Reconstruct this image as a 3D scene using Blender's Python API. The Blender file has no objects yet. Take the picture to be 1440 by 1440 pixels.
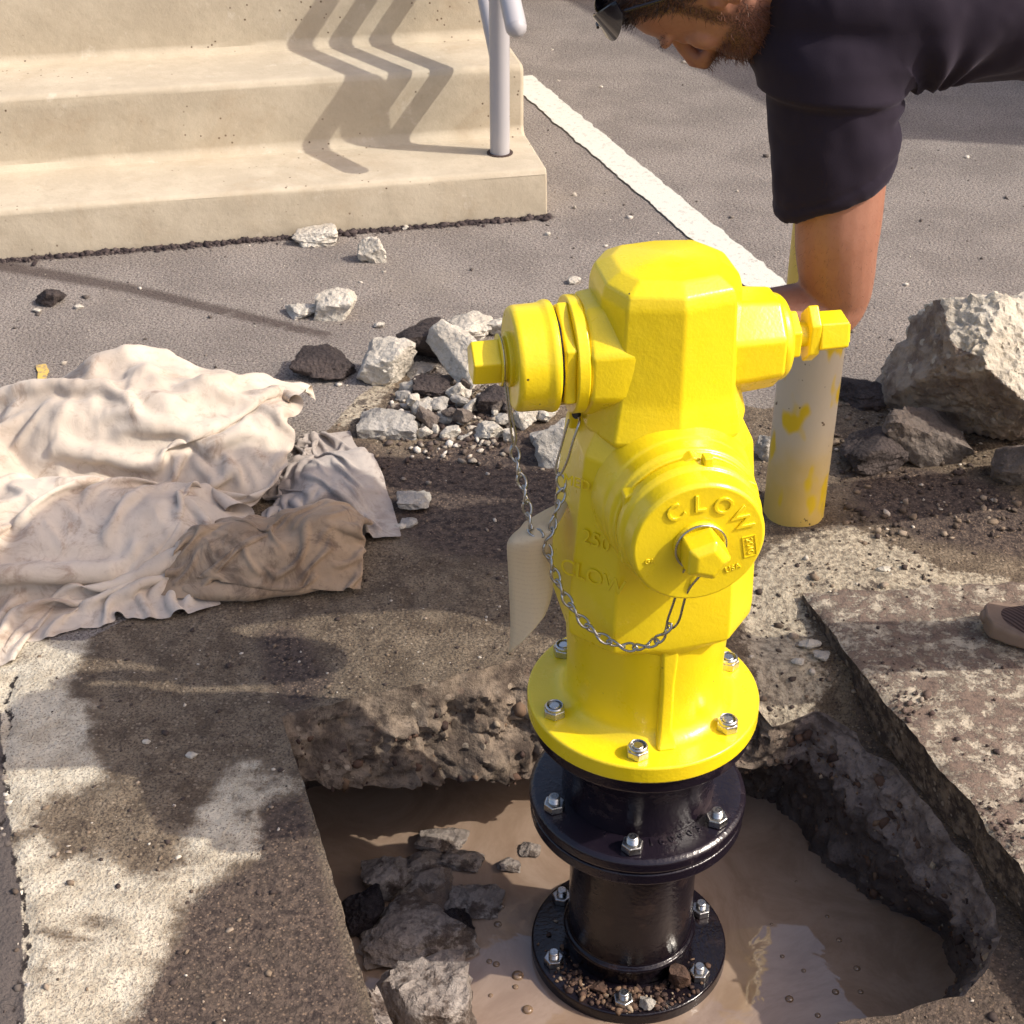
import bpy, bmesh, math, random
import numpy as np
from mathutils import Vector, Matrix, geometry
random.seed(7); rng = np.random.default_rng(7)
scene = bpy.context.scene
col = scene.collection
PI = math.pi; rad = math.radians

# ------------------------------------------------------------------ camera, sky, sun, exposure
CAM_H, PITCH = 1.82, rad(33.0)
FPX = 2200.0                      # focal length in photograph pixels (1440 wide)
cam_d = bpy.data.cameras.new('camera'); cam = bpy.data.objects.new('camera', cam_d); col.objects.link(cam)
cam.location = (0, 0, CAM_H); cam.rotation_euler = (PI/2 - PITCH, 0, 0)
cam_d.sensor_width = 36; cam_d.lens = 36*FPX/1440; cam_d.clip_end = 1000; cam_d.clip_start = .05
cam_d.dof.use_dof = True; cam_d.dof.focus_distance = 2.2; cam_d.dof.aperture_fstop = 26
scene.camera = cam

SUN_AZ, SUN_EL = rad(-10.5), rad(42.5)          # direction TO the sun, azimuth from +x
world = bpy.data.worlds.new('World'); scene.world = world; world.use_nodes = True
wn = world.node_tree; bg = wn.nodes['Background']
sky = wn.nodes.new('ShaderNodeTexSky'); sky.sky_type = 'NISHITA'; sky.sun_disc = False
sky.sun_elevation = SUN_EL; sky.sun_rotation = PI/2 - SUN_AZ
sky.air_density = 1.2; sky.dust_density = 5.0; sky.ozone_density = 1.0; sky.altitude = 50
hz = wn.nodes.new('ShaderNodeMix'); hz.data_type = 'RGBA'; hz.blend_type = 'MULTIPLY'; hz.inputs[0].default_value = 1; hz.inputs[7].default_value = (1.05, .975, .985, 1)
wn.links.new(sky.outputs[0], hz.inputs[6]); wn.links.new(hz.outputs[2], bg.inputs[0]); bg.inputs[1].default_value = .15
sd = bpy.data.lights.new('sun', 'SUN'); sun = bpy.data.objects.new('sun', sd); col.objects.link(sun)
sd.energy = 3.1; sd.angle = rad(.55); sd.color = (1, .93, .83)
sdir = Vector((math.cos(SUN_AZ)*math.cos(SUN_EL), math.sin(SUN_AZ)*math.cos(SUN_EL), math.sin(SUN_EL)))
sun.rotation_euler = sdir.to_track_quat('Z', 'Y').to_euler(); sun.location = (6, -2, 8)
scene.view_settings.view_transform = 'Standard'; scene.view_settings.look = 'None'
scene.view_settings.exposure = .46; scene.view_settings.gamma = 1
scene.cycles.max_bounces = 6

# ------------------------------------------------------------------ measuring: a photo pixel on the ground / on an upright plane
def ray(px, py):
    c, s = math.cos(PITCH), math.sin(PITCH); a = (px-720)/FPX; b = (py-720)/FPX
    return Vector((a, c - b*s, -s - b*c))
def G(px, py, z=0.):
    r = ray(px, py); return Vector((0, 0, CAM_H)) + r*((z-CAM_H)/r.z)
def V(px, py, y):
    r = ray(px, py); return Vector((0, 0, CAM_H)) + r*(y/r.y)

# ------------------------------------------------------------------ numpy noise
def _hash(ix, iy, iz, seed):
    n = (ix*374761393 + iy*668265263 + iz*2147483647 + seed*974711) & 0xffffffff
    n = ((n ^ (n >> 13))*1274126177) & 0xffffffff
    n = ((n ^ (n >> 16))*2246822519) & 0xffffffff
    return ((n ^ (n >> 15)) & 0xffff)/32767.5 - 1
def vnoise(p, seed=0):
    p = np.asarray(p, float); i = np.floor(p).astype(np.int64); f = p - i; f = f*f*(3-2*f); out = 0
    for dx in (0, 1):
        for dy in (0, 1):
            for dz in (0, 1):
                w = (f[:,0] if dx else 1-f[:,0])*(f[:,1] if dy else 1-f[:,1])*(f[:,2] if dz else 1-f[:,2])
                out = out + w*_hash(i[:,0]+dx, i[:,1]+dy, i[:,2]+dz, seed)
    return out
def fbm(p, freq, octv=4, seed=0, gain=.5, ridge=False):
    p = np.asarray(p, float); a, s = 1., 0
    for k in range(octv):
        n = vnoise(p*freq + 17.3*k, seed+k)
        s = s + a*((1-2*np.abs(n)) if ridge else n); a *= gain; freq *= 2.03
    return s
def worley(p, freq, seed=0):
    "distance to the nearest and second nearest scattered point, and a cell value"
    q = np.asarray(p, float)*freq; i = np.floor(q).astype(np.int64)
    d1 = np.full(len(q), 9.); d2 = d1.copy(); cv = np.zeros(len(q))
    for dx in (-1, 0, 1):
        for dy in (-1, 0, 1):
            for dz in (-1, 0, 1):
                c = i + np.array((dx, dy, dz))
                o = np.stack([_hash(c[:,0], c[:,1], c[:,2], seed+k)*.5+.5 for k in range(3)], 1)
                d = np.linalg.norm(c + o - q, axis=1); v = _hash(c[:,0], c[:,1], c[:,2], seed+9)
                nn = d < d1; d2 = np.where(nn, d1, np.minimum(d2, d)); cv = np.where(nn, v, cv); d1 = np.where(nn, d, d1)
    return d1, d2, cv
def sdist(pts, poly):
    "signed distance (inside positive) of 2-D points to a polygon"
    pts = np.asarray(pts, float); poly = np.asarray(poly, float); n = len(poly)
    d = np.full(len(pts), 1e9); ins = np.zeros(len(pts), bool)
    for k in range(n):
        a, b = poly[k], poly[(k+1) % n]; e = b-a; w = pts-a
        t = np.clip((w@e)/max(e@e, 1e-12), 0, 1); d = np.minimum(d, np.linalg.norm(w - t[:,None]*e, axis=1))
        c = ((a[1] > pts[:,1]) != (b[1] > pts[:,1]))
        if abs(b[1]-a[1]) > 1e-12:
            ins ^= c & (pts[:,0] < (b[0]-a[0])*(pts[:,1]-a[1])/(b[1]-a[1]) + a[0])
    return np.where(ins, d, -d)
def pdist(pts, line):
    pts = np.asarray(pts, float); d = np.full(len(pts), 1e9)
    for a, b in zip(line[:-1], line[1:]):
        a = np.asarray(a, float); b = np.asarray(b, float); e = b-a; w = pts-a
        t = np.clip((w@e)/max(e@e, 1e-12), 0, 1); d = np.minimum(d, np.linalg.norm(w - t[:,None]*e, axis=1))
    return d

# ------------------------------------------------------------------ material builder
class Mat:
    def __init__(s, name, rough=.8, spec=.5):
        s.m = bpy.data.materials.new(name); s.m.use_nodes = True; s.t = s.m.node_tree
        s.p = s.t.nodes['Principled BSDF']; s.p.inputs['Roughness'].default_value = rough
        s.p.inputs['Specular IOR Level'].default_value = spec
        s.co = s.t.nodes.new('ShaderNodeTexCoord').outputs['Object']; s.hgt = None
    def n(s, typ, **kw):
        x = s.t.nodes.new(typ)
        for k, v in kw.items(): setattr(x, k, v)
        return x
    def put(s, sock, v):
        if hasattr(v, 'is_linked'): s.t.links.new(v, sock)
        elif isinstance(v, (tuple, list)) and len(v) == 3 and sock.type == 'RGBA': sock.default_value = (*v, 1)
        else: sock.default_value = v
    def noise(s, scale, detail=4, rough=.55, vec=None, out=0, dist=0):
        x = s.n('ShaderNodeTexNoise'); s.put(x.inputs['Vector'], vec or s.co)
        x.inputs['Scale'].default_value = scale; x.inputs['Detail'].default_value = detail
        x.inputs['Roughness'].default_value = rough; x.inputs['Distortion'].default_value = dist
        return x.outputs[out]
    def voro(s, scale, feature='F1', out='Distance', vec=None, rnd=1):
        x = s.n('ShaderNodeTexVoronoi', feature=feature); s.put(x.inputs['Vector'], vec or s.co)
        x.inputs['Scale'].default_value = scale; x.inputs['Randomness'].default_value = rnd
        return x.outputs[out]
    def ramp(s, fac, *stops, interp='LINEAR'):
        x = s.n('ShaderNodeValToRGB'); r = x.color_ramp; r.interpolation = interp
        while len(r.elements) < len(stops): r.elements.new(1)
        for e, (pos, c) in zip(r.elements, stops):
            e.position = pos; e.color = (*c, 1) if isinstance(c, tuple) else (c, c, c, 1)
        s.put(x.inputs[0], fac); return x.outputs[0]
    def mix(s, fac, a, b, mode='MIX'):
        x = s.n('ShaderNodeMix', data_type='RGBA', blend_type=mode)
        s.put(x.inputs[0], fac); s.put(x.inputs[6], a); s.put(x.inputs[7], b); return x.outputs[2]
    def math(s, op, a, b=0., c=0.):
        x = s.n('ShaderNodeMath', operation=op)
        s.put(x.inputs[0], a); s.put(x.inputs[1], b); s.put(x.inputs[2], c); return x.outputs[0]
    def step(s, v, lo, hi):
        x = s.n('ShaderNodeMapRange', interpolation_type='SMOOTHSTEP'); s.put(x.inputs[0], v)
        x.inputs[1].default_value = lo; x.inputs[2].default_value = hi; return x.outputs[0]
    def attr(s, name, out='Fac'):
        x = s.n('ShaderNodeAttribute', attribute_name=name); return x.outputs[out]
    def color(s, v): s.put(s.p.inputs['Base Color'], v); return s
    def rough(s, v): s.put(s.p.inputs['Roughness'], v); return s
    def bump(s, h, strength=.5, dist=.01):
        x = s.n('ShaderNodeBump'); x.inputs['Strength'].default_value = strength; x.inputs['Distance'].default_value = dist
        s.put(x.inputs['Height'], h)
        if s.hgt is not None: s.t.links.new(s.hgt, x.inputs['Normal'])
        s.hgt = x.outputs[0]; s.put(s.p.inputs['Normal'], s.hgt); return s

# ------------------------------------------------------------------ object helpers
def link(name, verts, faces, mat=None, parent=None, smooth=False, loc=None, rot=None):
    me = bpy.data.meshes.new(name); me.from_pydata([tuple(v) for v in verts], [], [tuple(int(i) for i in f) for f in faces]); me.update()
    return linkm(name, me, mat, parent, smooth, loc, rot)
def linkm(name, me, mat=None, parent=None, smooth=False, loc=None, rot=None):
    o = bpy.data.objects.new(name, me); col.objects.link(o)
    if mat is not None: me.materials.clear(); me.materials.append(mat.m if isinstance(mat, Mat) else mat)
    if smooth: me.polygons.foreach_set('use_smooth', [True]*len(me.polygons))
    if parent is not None: o.parent = parent
    if loc is not None: o.location = loc
    if rot is not None: o.rotation_euler = rot
    return o
def tag(o, label, cat, group=None):
    o['label'] = label; o['category'] = cat
    if group: o['group'] = group
    return o
def kind(o, k): o['kind'] = k; return o
def empty(name, loc=(0,0,0), rot=(0,0,0)):
    o = bpy.data.objects.new(name, None); col.objects.link(o); o.location = loc; o.rotation_euler = rot
    o.empty_display_size = .1; return o
def bevel(o, w, seg=2, ang=30):
    m = o.modifiers.new('bevel', 'BEVEL'); m.width = w; m.segments = seg; m.limit_method = 'ANGLE'; m.angle_limit = rad(ang)
    o.data.polygons.foreach_set('use_smooth', [True]*len(o.data.polygons))
    w = o.modifiers.new('normals', 'WEIGHTED_NORMAL'); w.keep_sharp = True; w.weight = 80; return o
def autosmooth(o, ang=35):
    me = o.data; me.polygons.foreach_set('use_smooth', [True]*len(me.polygons))
    try: me.set_sharp_from_angle(angle=rad(ang))
    except Exception: pass
    return o
class MB:
    "collects shapes into one mesh"
    def __init__(s): s.v = []; s.f = []
    def add(s, vs, fs):
        b = len(s.v); s.v += [tuple(v) for v in vs]; s.f += [tuple(i+b for i in f) for f in fs]
    def loft(s, rings, cap0=True, cap1=True, closed=True):
        n = len(rings[0]); b = len(s.v)
        for r in rings: s.v += [tuple(p) for p in r]
        for k in range(len(rings)-1):
            for j in range(n if closed else n-1):
                j2 = (j+1) % n; s.f.append((b+k*n+j, b+k*n+j2, b+(k+1)*n+j2, b+(k+1)*n+j))
        if cap0: s.f.append(tuple(b+j for j in reversed(range(n))))
        if cap1: s.f.append(tuple(b+(len(rings)-1)*n+j for j in range(n)))
    def turn(s, prof, axis='z', n=48, c=(0,0,0), cap0=True, cap1=True, rot=0., flip=1):
        "surface of revolution / n-gon prism: prof = [(radius, position along axis)]"
        rings = []
        for r, h in prof:
            ring = []
            for k in range(n):
                t = 2*PI*k/n + rot; a, b = r*math.cos(t), r*math.sin(t); h2 = h*flip
                ring.append({'z': (a, b, h2), 'x': (h2, a, b), 'y': (b, h2, a)}[axis])
            rings.append([(p[0]+c[0], p[1]+c[1], p[2]+c[2]) for p in ring])
        s.loft(rings, cap0, cap1)
    def tube(s, path, r, n=10, closed=False, cap=True):
        path = [Vector(p) for p in path]; m = len(path); rings = []; prev = None
        for k in range(m):
            if closed: t = path[(k+1) % m]-path[k-1]
            else: t = path[min(k+1, m-1)]-path[max(k-1, 0)]
            t.normalize()
            if prev is None: u = t.orthogonal().normalized()
            else: u = (prev - t*prev.dot(t)).normalized()
            prev = u; w = t.cross(u); rr = r[k] if isinstance(r, (list, tuple)) else r
            rings.append([path[k] + (u*math.cos(2*PI*j/n) + w*math.sin(2*PI*j/n))*rr for j in range(n)])
        if closed: rings.append(rings[0])
        s.loft(rings, cap and not closed, cap and not closed)
    def box(s, lo, hi):
        x0,y0,z0 = lo; x1,y1,z1 = hi
        s.add([(x0,y0,z0),(x1,y0,z0),(x1,y1,z0),(x0,y1,z0),(x0,y0,z1),(x1,y0,z1),(x1,y1,z1),(x0,y1,z1)],
              [(3,2,1,0),(4,5,6,7),(0,1,5,4),(1,2,6,5),(2,3,7,6),(3,0,4,7)])
    def build(s, name, mat=None, parent=None, smooth=None, loc=None, rot=None):
        o = link(name, s.v, s.f, mat, parent, False, loc, rot)
        bm = bmesh.new(); bm.from_mesh(o.data); bmesh.ops.recalc_face_normals(bm, faces=bm.faces); bm.to_mesh(o.data); bm.free()
        if smooth: autosmooth(o, smooth)
        return o
def copy(o, parent=None, loc=None, rot=None, scale=None):
    c = o.copy(); col.objects.link(c)
    if parent is not None: c.parent = parent
    if loc is not None: c.location = loc
    if rot is not None: c.rotation_euler = rot
    if scale is not None: c.scale = scale
    return c
def resample(line, n):
    line = np.asarray(line, float); d = np.r_[0, np.cumsum(np.linalg.norm(np.diff(line, axis=0), axis=1))]
    t = np.linspace(0, d[-1], n); return np.stack([np.interp(t, d, line[:,k]) for k in range(line.shape[1])], 1)
def spline(pts, n):
    "Catmull-Rom through points"
    P = [Vector(p) for p in pts]; P = [P[0]*2-P[1]] + P + [P[-1]*2-P[-2]]; out = []; m = len(P)-3
    for k in range(n):
        u = k/(n-1)*m; i = min(int(u), m-1); t = u-i; a, b, c, d = P[i:i+4]
        out.append(.5*((2*b) + (c-a)*t + (2*a-5*b+4*c-d)*t*t + (3*b-a-3*c+d)*t**3))
    return out
def text_mesh(body, size, depth):
    cu = bpy.data.curves.new('lettering', 'FONT'); cu.body = body; cu.size = size; cu.extrude = depth; cu.align_x = 'CENTER'; cu.align_y = 'CENTER'
    cu.resolution_u = 3; cu.bevel_depth = depth*.25; cu.bevel_resolution = 0
    o = bpy.data.objects.new('lettering', cu); col.objects.link(o); bpy.context.view_layer.update()
    me = bpy.data.meshes.new_from_object(o.evaluated_get(bpy.context.evaluated_depsgraph_get()))
    bpy.data.objects.remove(o); return me

# ------------------------------------------------------------------ materials
def m_yellow():
    m = Mat('yellow_enamel', .32, .5)
    m.color(m.mix(m.noise(9, 3), (.80, .605, .006), (.84, .65, .012)))
    y0 = m.p.inputs['Base Color'].links[0].from_socket
    y0 = m.mix(m.math('MULTIPLY', m.step(m.noise(38, 5, .75), .66, .76), .35), y0, (.30, .19, .05))
    y0 = m.mix(m.math('MULTIPLY', m.step(m.voro(21), .045, .030), m.step(m.noise(8, 2), .5, .56)), y0, (.05, .03, .02)); m.color(y0)
    m.rough(m.ramp(m.noise(40, 2), (.3, .26), (.7, .40)))
    m.bump(m.noise(230, 2), .12, .003); m.bump(m.noise(45, 3), .10, .006)
    m.p.inputs['Coat Weight'].default_value = .25; m.p.inputs['Coat Roughness'].default_value = .18
    return m
def m_black():
    m = Mat('black_bituminous_paint', .35, .5)
    dust = m.step(m.noise(14, 6, .65), .52, .72)
    m.color(m.mix(dust, (.010, .007, .012), (.040, .028, .032)))
    m.rough(m.mix(dust, (.20,)*3, (.55,)*3)); m.bump(m.noise(170, 3), .22, .004); return m
def m_wetblack():
    m = Mat('wet_black_paint', .12, .5); m.color(m.mix(m.step(m.noise(22, 5), .55, .7), (.007, .005, .008), (.022, .014, .014)))
    m.rough(m.ramp(m.noise(18, 3), (.35, .08), (.65, .3))); m.bump(m.noise(120, 3), .2, .004); return m
def m_zinc(name='zinc_plated_steel', base=(.62,.62,.60)):
    m = Mat(name, .28); m.p.inputs['Metallic'].default_value = 1; m.color(m.mix(m.noise(260, 3), base, tuple(.72*c for c in base)))
    m.rough(m.ramp(m.noise(160, 2), (.3, .2), (.7, .42))); return m
def m_concrete(name, base, dark, stone_scale=70, rough=.9, pit=.35, speck=.5, bumpd=.004):
    m = Mat(name, rough, .3)
    c = m.mix(m.step(m.noise(7, 6, .65), .35, .68), dark, base)
    c = m.mix(m.math('MULTIPLY', m.step(m.voro(stone_scale), .42, .28), m.math('MULTIPLY', m.step(m.noise(stone_scale*.6, 2), .5, .62), speck)),
              c, m.mix(m.voro(stone_scale, out='Color'), tuple(.45*x for x in dark), tuple(1.0*x for x in base)))
    c = m.mix(m.math('MULTIPLY', m.step(m.noise(stone_scale*2.3, 3, .7), .60, .72), pit), c, tuple(.3*x for x in dark))
    c = m.mix(m.math('MULTIPLY', m.step(m.noise(stone_scale*5, 3, .75), .42, .68), .30*min(1, pit*2.2)), c, tuple(.5*x for x in dark))
    c = m.mix(m.math('MULTIPLY', m.step(m.noise(stone_scale*.35, 6, .7), .50, .70), (.22 if base[0] > .45 else .45)*min(1, pit*2.2)), c, tuple((.72*x, .66*x, .58*x)[i] for i, x in enumerate(dark)))
    m.color(c); m.bump(m.noise(stone_scale*.45, 6, .75), .75, bumpd*3); m.bump(m.voro(stone_scale*1.6), .5*min(1, pit*2), bumpd*1.5); m.bump(m.noise(stone_scale*2.5, 4, .7), .6, bumpd); return m
M_YEL, M_BLK, M_WBLK, M_ZINC = m_yellow(), m_black(), m_wetblack(), m_zinc()
M_CHAIN = m_zinc('galvanised_chain', (.52,.52,.50))
M_STEP = m_concrete('cast_concrete', (.53,.465,.35), (.45,.39,.29), 26, .85, .10, .12, .0012)
_b = M_STEP.p.inputs['Base Color'].links[0].from_socket
_b = M_STEP.mix(M_STEP.math('MULTIPLY', M_STEP.step(M_STEP.voro(34), .13, .09), M_STEP.step(M_STEP.noise(5, 3), .50, .60)), _b, (.13,.09,.06))
_b = M_STEP.mix(M_STEP.math('MULTIPLY', M_STEP.step(M_STEP.noise(3.2, 7, .7, dist=.8), .50, .72), .38), _b, (.36,.27,.17))
M_STEP.color(M_STEP.mix(M_STEP.math('MULTIPLY', M_STEP.step(M_STEP.noise(11, 5, .7), .60, .75), .45), _b, (.66,.61,.50)))
M_CHUNK = m_concrete('broken_concrete', (.70,.66,.57), (.50,.455,.38), 45, .92, .5, .55, .006)
M_CHUNKG = m_concrete('grey_concrete', (.50,.475,.43), (.33,.31,.275), 40, .92, .5, .5, .006)
M_TAR = m_concrete('broken_asphalt', (.105,.083,.076), (.042,.033,.032), 60, .75, .5, .5, .008)
M_WETROCK = m_concrete('wet_muddy_rock', (.47,.42,.37), (.19,.16,.14), 30, .55, .6, .5, .009)
_b = M_WETROCK.p.inputs['Base Color'].links[0].from_socket
M_WETROCK.color(M_WETROCK.mix(M_WETROCK.math('MULTIPLY', M_WETROCK.step(M_WETROCK.noise(16, 7, .72), .47, .60), .88), _b, (.060,.040,.030)))
M_WETTAR = m_concrete('wet_asphalt_lump', (.030,.023,.027), (.010,.008,.011), 70, .35, .5, .5, .008)
M_RAIL = Mat('grey_painted_pipe', .4); M_RAIL.color((.42,.41,.42)); M_RAIL.bump(M_RAIL.noise(60,3), .05, .002)

# ------------------------------------------------------------------ the ground and the excavation
sm = lambda v, a, b: (lambda t: t*t*(3-2*t))(np.clip((np.asarray(v, float)-a)/(b-a), 0, 1))
def ground_level(x, y):
    z = -.10*sm(x, .34, .48)*(1-sm(y, 2.16, 2.34))*(1-sm(y, 2.0, 2.1)*0)
    return z - .035*sm(x, .38, .50)*sm(y, 2.1, 2.2)*(1-sm(y, 2.42, 2.56))*(1-sm(x, .62, .8))
# stations round the rim: top x,y | offset and depth of the slab's underside | waterline x,y
ST = [(-.076,1.10, -.01,0,-.14, -.10,1.10), (-.193,1.468, -.01,0,-.14, -.22,1.47), (-.335,1.915, -.01,0,-.13, -.38,1.93),
      (-.411,2.135, .012,-.05,-.12, -.46,2.33), (-.30,2.178, .0,-.07,-.16, -.32,2.40), (-.18,2.225, 0,-.06,-.205, -.19,2.43),
      (-.07,2.262, 0,-.07,-.19, -.06,2.48), (.033,2.302, 0,-.08,-.215, .03,2.46),
      (.25,2.34, 0,-.05,-.2, .25,2.44), (.40,2.285, 0,-.05,-.21, .42,2.37), (.49,2.235, 0,-.01,-.2, .49,2.33),
      (.575,2.255, -.02,-.01,-.2, .53,2.32), (.650,2.225, -.05,-.03,-.2, .565,2.24), (.688,2.12, -.055,-.01,-.2, .62,2.115),
      (.731,1.98, -.04,.01,-.22, .70,2.04), (.768,1.86, -.02,.04,-.22, .79,1.96), (.780,1.72, -.01,.06,-.25, .765,1.85),
      (.690,1.60, .01,.03,-.25, .66,1.72), (.5,1.547, .0,.02,-.25, .5,1.60), (.2,1.33, .0,.02,-.25, .2,1.38), (.02,1.08, 0,.02,-.2, .02,1.12)]
ST = np.array(ST); NS = len(ST)
def rim(dens):
    "closed rim resampled: rows of interpolated stations"
    out = []; L = np.vstack([ST, ST[:1]])
    for k in range(NS):
        d = np.linalg.norm(L[k+1,:2]-L[k,:2]); n = max(2, int(d/dens))
        for j in range(n): out.append(L[k] + (L[k+1]-L[k])*j/n)
    return np.array(out)
RIM = rim(.0065)
straight = np.array([1.0 if p[0] < -.06 and p[1] < 2.14 and p[0]+.411 < 1.02*(2.14-p[1])*.36+.02 else 0 for p in RIM])   # the saw-cut left edge
nz = np.stack([RIM[:,0], RIM[:,1], 0*RIM[:,0]], 1)
jag = (fbm(nz, 14, 4, 3)*.011 + fbm(nz, 5, 2, 8)*.008)*(1-straight) + fbm(nz, 60, 2, 5)*.0016*straight
cen = np.array((.2, 1.8)); outd = RIM[:,:2]-cen; outd /= np.linalg.norm(outd, axis=1)[:,None]
TOP = RIM[:,:2] + outd*jag[:,None]
def micro(pts2, asph):
    p3 = np.stack([pts2[:,0], pts2[:,1], 0*pts2[:,0]], 1)
    soil = fbm(p3, 30, 3, 11)*.0022 + np.maximum(fbm(p3, 9, 3, 12), 0)*.004
    return soil*(1-asph)
# regions, traced on the ground
def pz(*pts): return [tuple(G(60+x/3.4286, 860+y/3.4286)[:2]) for x, y in pts]
def pq(*pts): return [tuple(G(x/2.4828, 860+y/2.4828)[:2]) for x, y in pts]
def pp(*pts): return [tuple(G(x, y)[:2]) for x, y in pts]
DRY1 = pq((-80,90),(140,60),(300,60),(330,130),(250,200),(262,300),(310,315),(315,470),(345,540),(400,600),(300,630),(180,640),(120,740),(60,760),(-90,770))
DRY2 = pq((-90,800),(60,800),(150,790),(230,870),(300,850),(420,905),(560,930),(660,880),(650,800),(690,690),(740,650),(790,560),(840,515),(890,530),(905,590),(1050,570),(1065,610),(925,650),(890,740),(885,840),(700,950),(640,1000),(610,1120),(520,1270),(470,1360),(440,1460),(400,1700),(-110,1700))
STREAK = [pq((120,1100),(330,1130),(340,1155),(200,1160),(125,1125)), pq((140,1175),(360,1180),(350,1205),(220,1225),(140,1205)), pq((130,1235),(290,1240),(270,1262),(130,1262)), pq((265,1075),(360,1065),(420,1085),(300,1100)), pq((800,640),(850,640),(850,660),(790,670)), pq((880,585),(950,590),(950,635),(885,640)), pq((820,700),(880,700),(880,730),(830,730))]
BLOT = pz((1030,110),(1200,60),(1290,160),(1400,330),(1300,450),(1180,500),(1080,330))
SHADED_SOIL = pp((470,600),(560,640),(700,600),(800,590),(840,700),(800,800),(700,800),(590,780),(545,740))  # dark wet soil, with the man's cast shadow painted in
BANK = [(.36,1.2),(.36,1.60),(.55,1.72),(.62,2.2),(.62,2.30),(.70,2.30),(.86,1.75),(1.0,1.2)]
GRAVEL_DARK = pq((1075,640),(900,640),(880,860),(700,960),(640,1010),(600,1140),(470,1370),(420,1500),(1340,1500),(1220,1150))
ASPH_EDGE = pp((-400,960),(-60,905),(120,900),(200,860),(300,720),(430,640),(500,560),(560,520),(700,555),(830,560),(1000,560),(1075,575),(1150,560),(1195,535),(1260,548),(1450,560),(2200,560))
LIGHTSAND = pp((1060,960),(1040,840),(1085,770),(1180,735),(1330,800),(1440,820),(1440,860),(1130,835),(1165,930),(1120,985))
SANDY = pp((455,560),(530,520),(560,540),(520,590),(470,605))
far = [(-200, ASPH_EDGE[0][1])] + ASPH_EDGE + [(200, ASPH_EDGE[-1][1]), (200, 300), (-200, 300)]
CRACK = [tuple(p) for p in np.array([G(*q)[:2] for q in ((22,950),(8,985),(16,1010),(4,1060),(10,1130),(-2,1160),(16,1190),(30,1250),(40,1330),(28,1380),(22,1420),(38,1500))])]

def gpts():
    P = []
    def grid(x0, x1, y0, y1, d, jit=.3):
        xs = np.arange(x0, x1+1e-6, d); ys = np.arange(y0, y1+1e-6, d)
        g = np.stack(np.meshgrid(xs, ys), -1).reshape(-1, 2); return g + rng.uniform(-jit, jit, g.shape)*d
    near = grid(-1.25, 1.25, 1.2, 3.5, .0125)
    mid = grid(-2.4, 2.4, .4, 7.6, .07); mid = mid[~((abs(mid[:,0]) < 1.26) & (mid[:,1] > 1.19) & (mid[:,1] < 3.51))]
    md2 = grid(-1.7, .3, 3.52, 4.5, .026); mid = mid[~((mid[:,0] > -1.72) & (mid[:,0] < .32) & (mid[:,1] > 3.5) & (mid[:,1] < 4.52))]; near = np.vstack([near, md2])
    out = [(r*math.cos(t), 3+r*math.sin(t)) for r in (9, 15, 30, 70, 160, 300) for t in np.arange(0, 2*PI, PI/14)]
    P = np.vstack([near, mid, out])
    s = sdist(P, TOP); return P[s < -.006]
gp = gpts(); nT = len(TOP)
allp = [Vector(p) for p in np.vstack([TOP, gp])]
res = geometry.delaunay_2d_cdt(allp, [(i, (i+1) % nT) for i in range(nT)], [], 0, 1e-7)
gv = np.array([tuple(v) for v in res[0]]); gf = [f for f in res[2]]
fc = np.array([gv[list(f)].mean(0) for f in gf]); keep = sdist(fc, TOP) < 0
gf = [f for f, k in zip(gf, keep) if k]
asph = sm(sdist(gv, far), -.03, .03)
gz = ground_level(gv[:,0], gv[:,1]) + micro(gv, asph)*sm(-sdist(gv, TOP), -.01, .03)
crk = pdist(gv, CRACK); gz = gz - .008*np.exp(-(crk/.008)**2)
ground = link('ground', np.c_[gv, gz], gf, None); kind(ground, 'structure')
ground.data.polygons.foreach_set('use_smooth', [True]*len(ground.data.polygons))
def put_attr(o, name, r, g, b, a):
    at = o.data.attributes.new(name, 'FLOAT_COLOR', 'POINT')
    at.data.foreach_set('color', np.stack([r, g, b, a], 1).astype(np.float32).ravel())
soft = lambda poly, w=.035: np.clip(.5 + sdist(gv, poly)/(2*w), 0, 1)
dry = np.maximum(soft(DRY1), soft(DRY2))
for s_ in STREAK: dry = np.minimum(dry, 1-.8*soft(s_, .018))
dark = np.maximum.reduce([soft(BLOT, .05), .85*soft(SHADED_SOIL, .06), .9*soft(pp((1185,640),(1300,655),(1400,680),(1520,760),(1500,800),(1300,765),(1200,715)), .05), .68*soft(GRAVEL_DARK, .02), .62*soft(BANK, .03)])  # the inline polygon paints a shadow patch over the soil right of the bollard
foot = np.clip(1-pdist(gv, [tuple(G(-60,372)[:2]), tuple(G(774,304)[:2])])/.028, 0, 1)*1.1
bead_and_shadow = np.maximum(foot, .85*np.clip(1-pdist(gv, [tuple(G(*q)[:2]) for q in ((-40,366),(60,384),(180,405),(300,434),(400,458),(460,472))])/np.interp(gv[:,0], [-1.6,-.5], [.060,.032]), 0, 1))  # dark bead at the step foot, plus a long cast shadow painted on asphalt
put_attr(ground, 'mask', dry, dark, soft(far, .02), np.maximum(soft(LIGHTSAND, .06), .8*soft(SANDY, .05)))
put_attr(ground, 'crack', np.clip(1-crk/.03, 0, 1), soft(pp((-300,1000),(0,1000),(8,1130),(30,1260),(36,1600),(-300,1600)), .02), bead_and_shadow, 0*crk)

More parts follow.
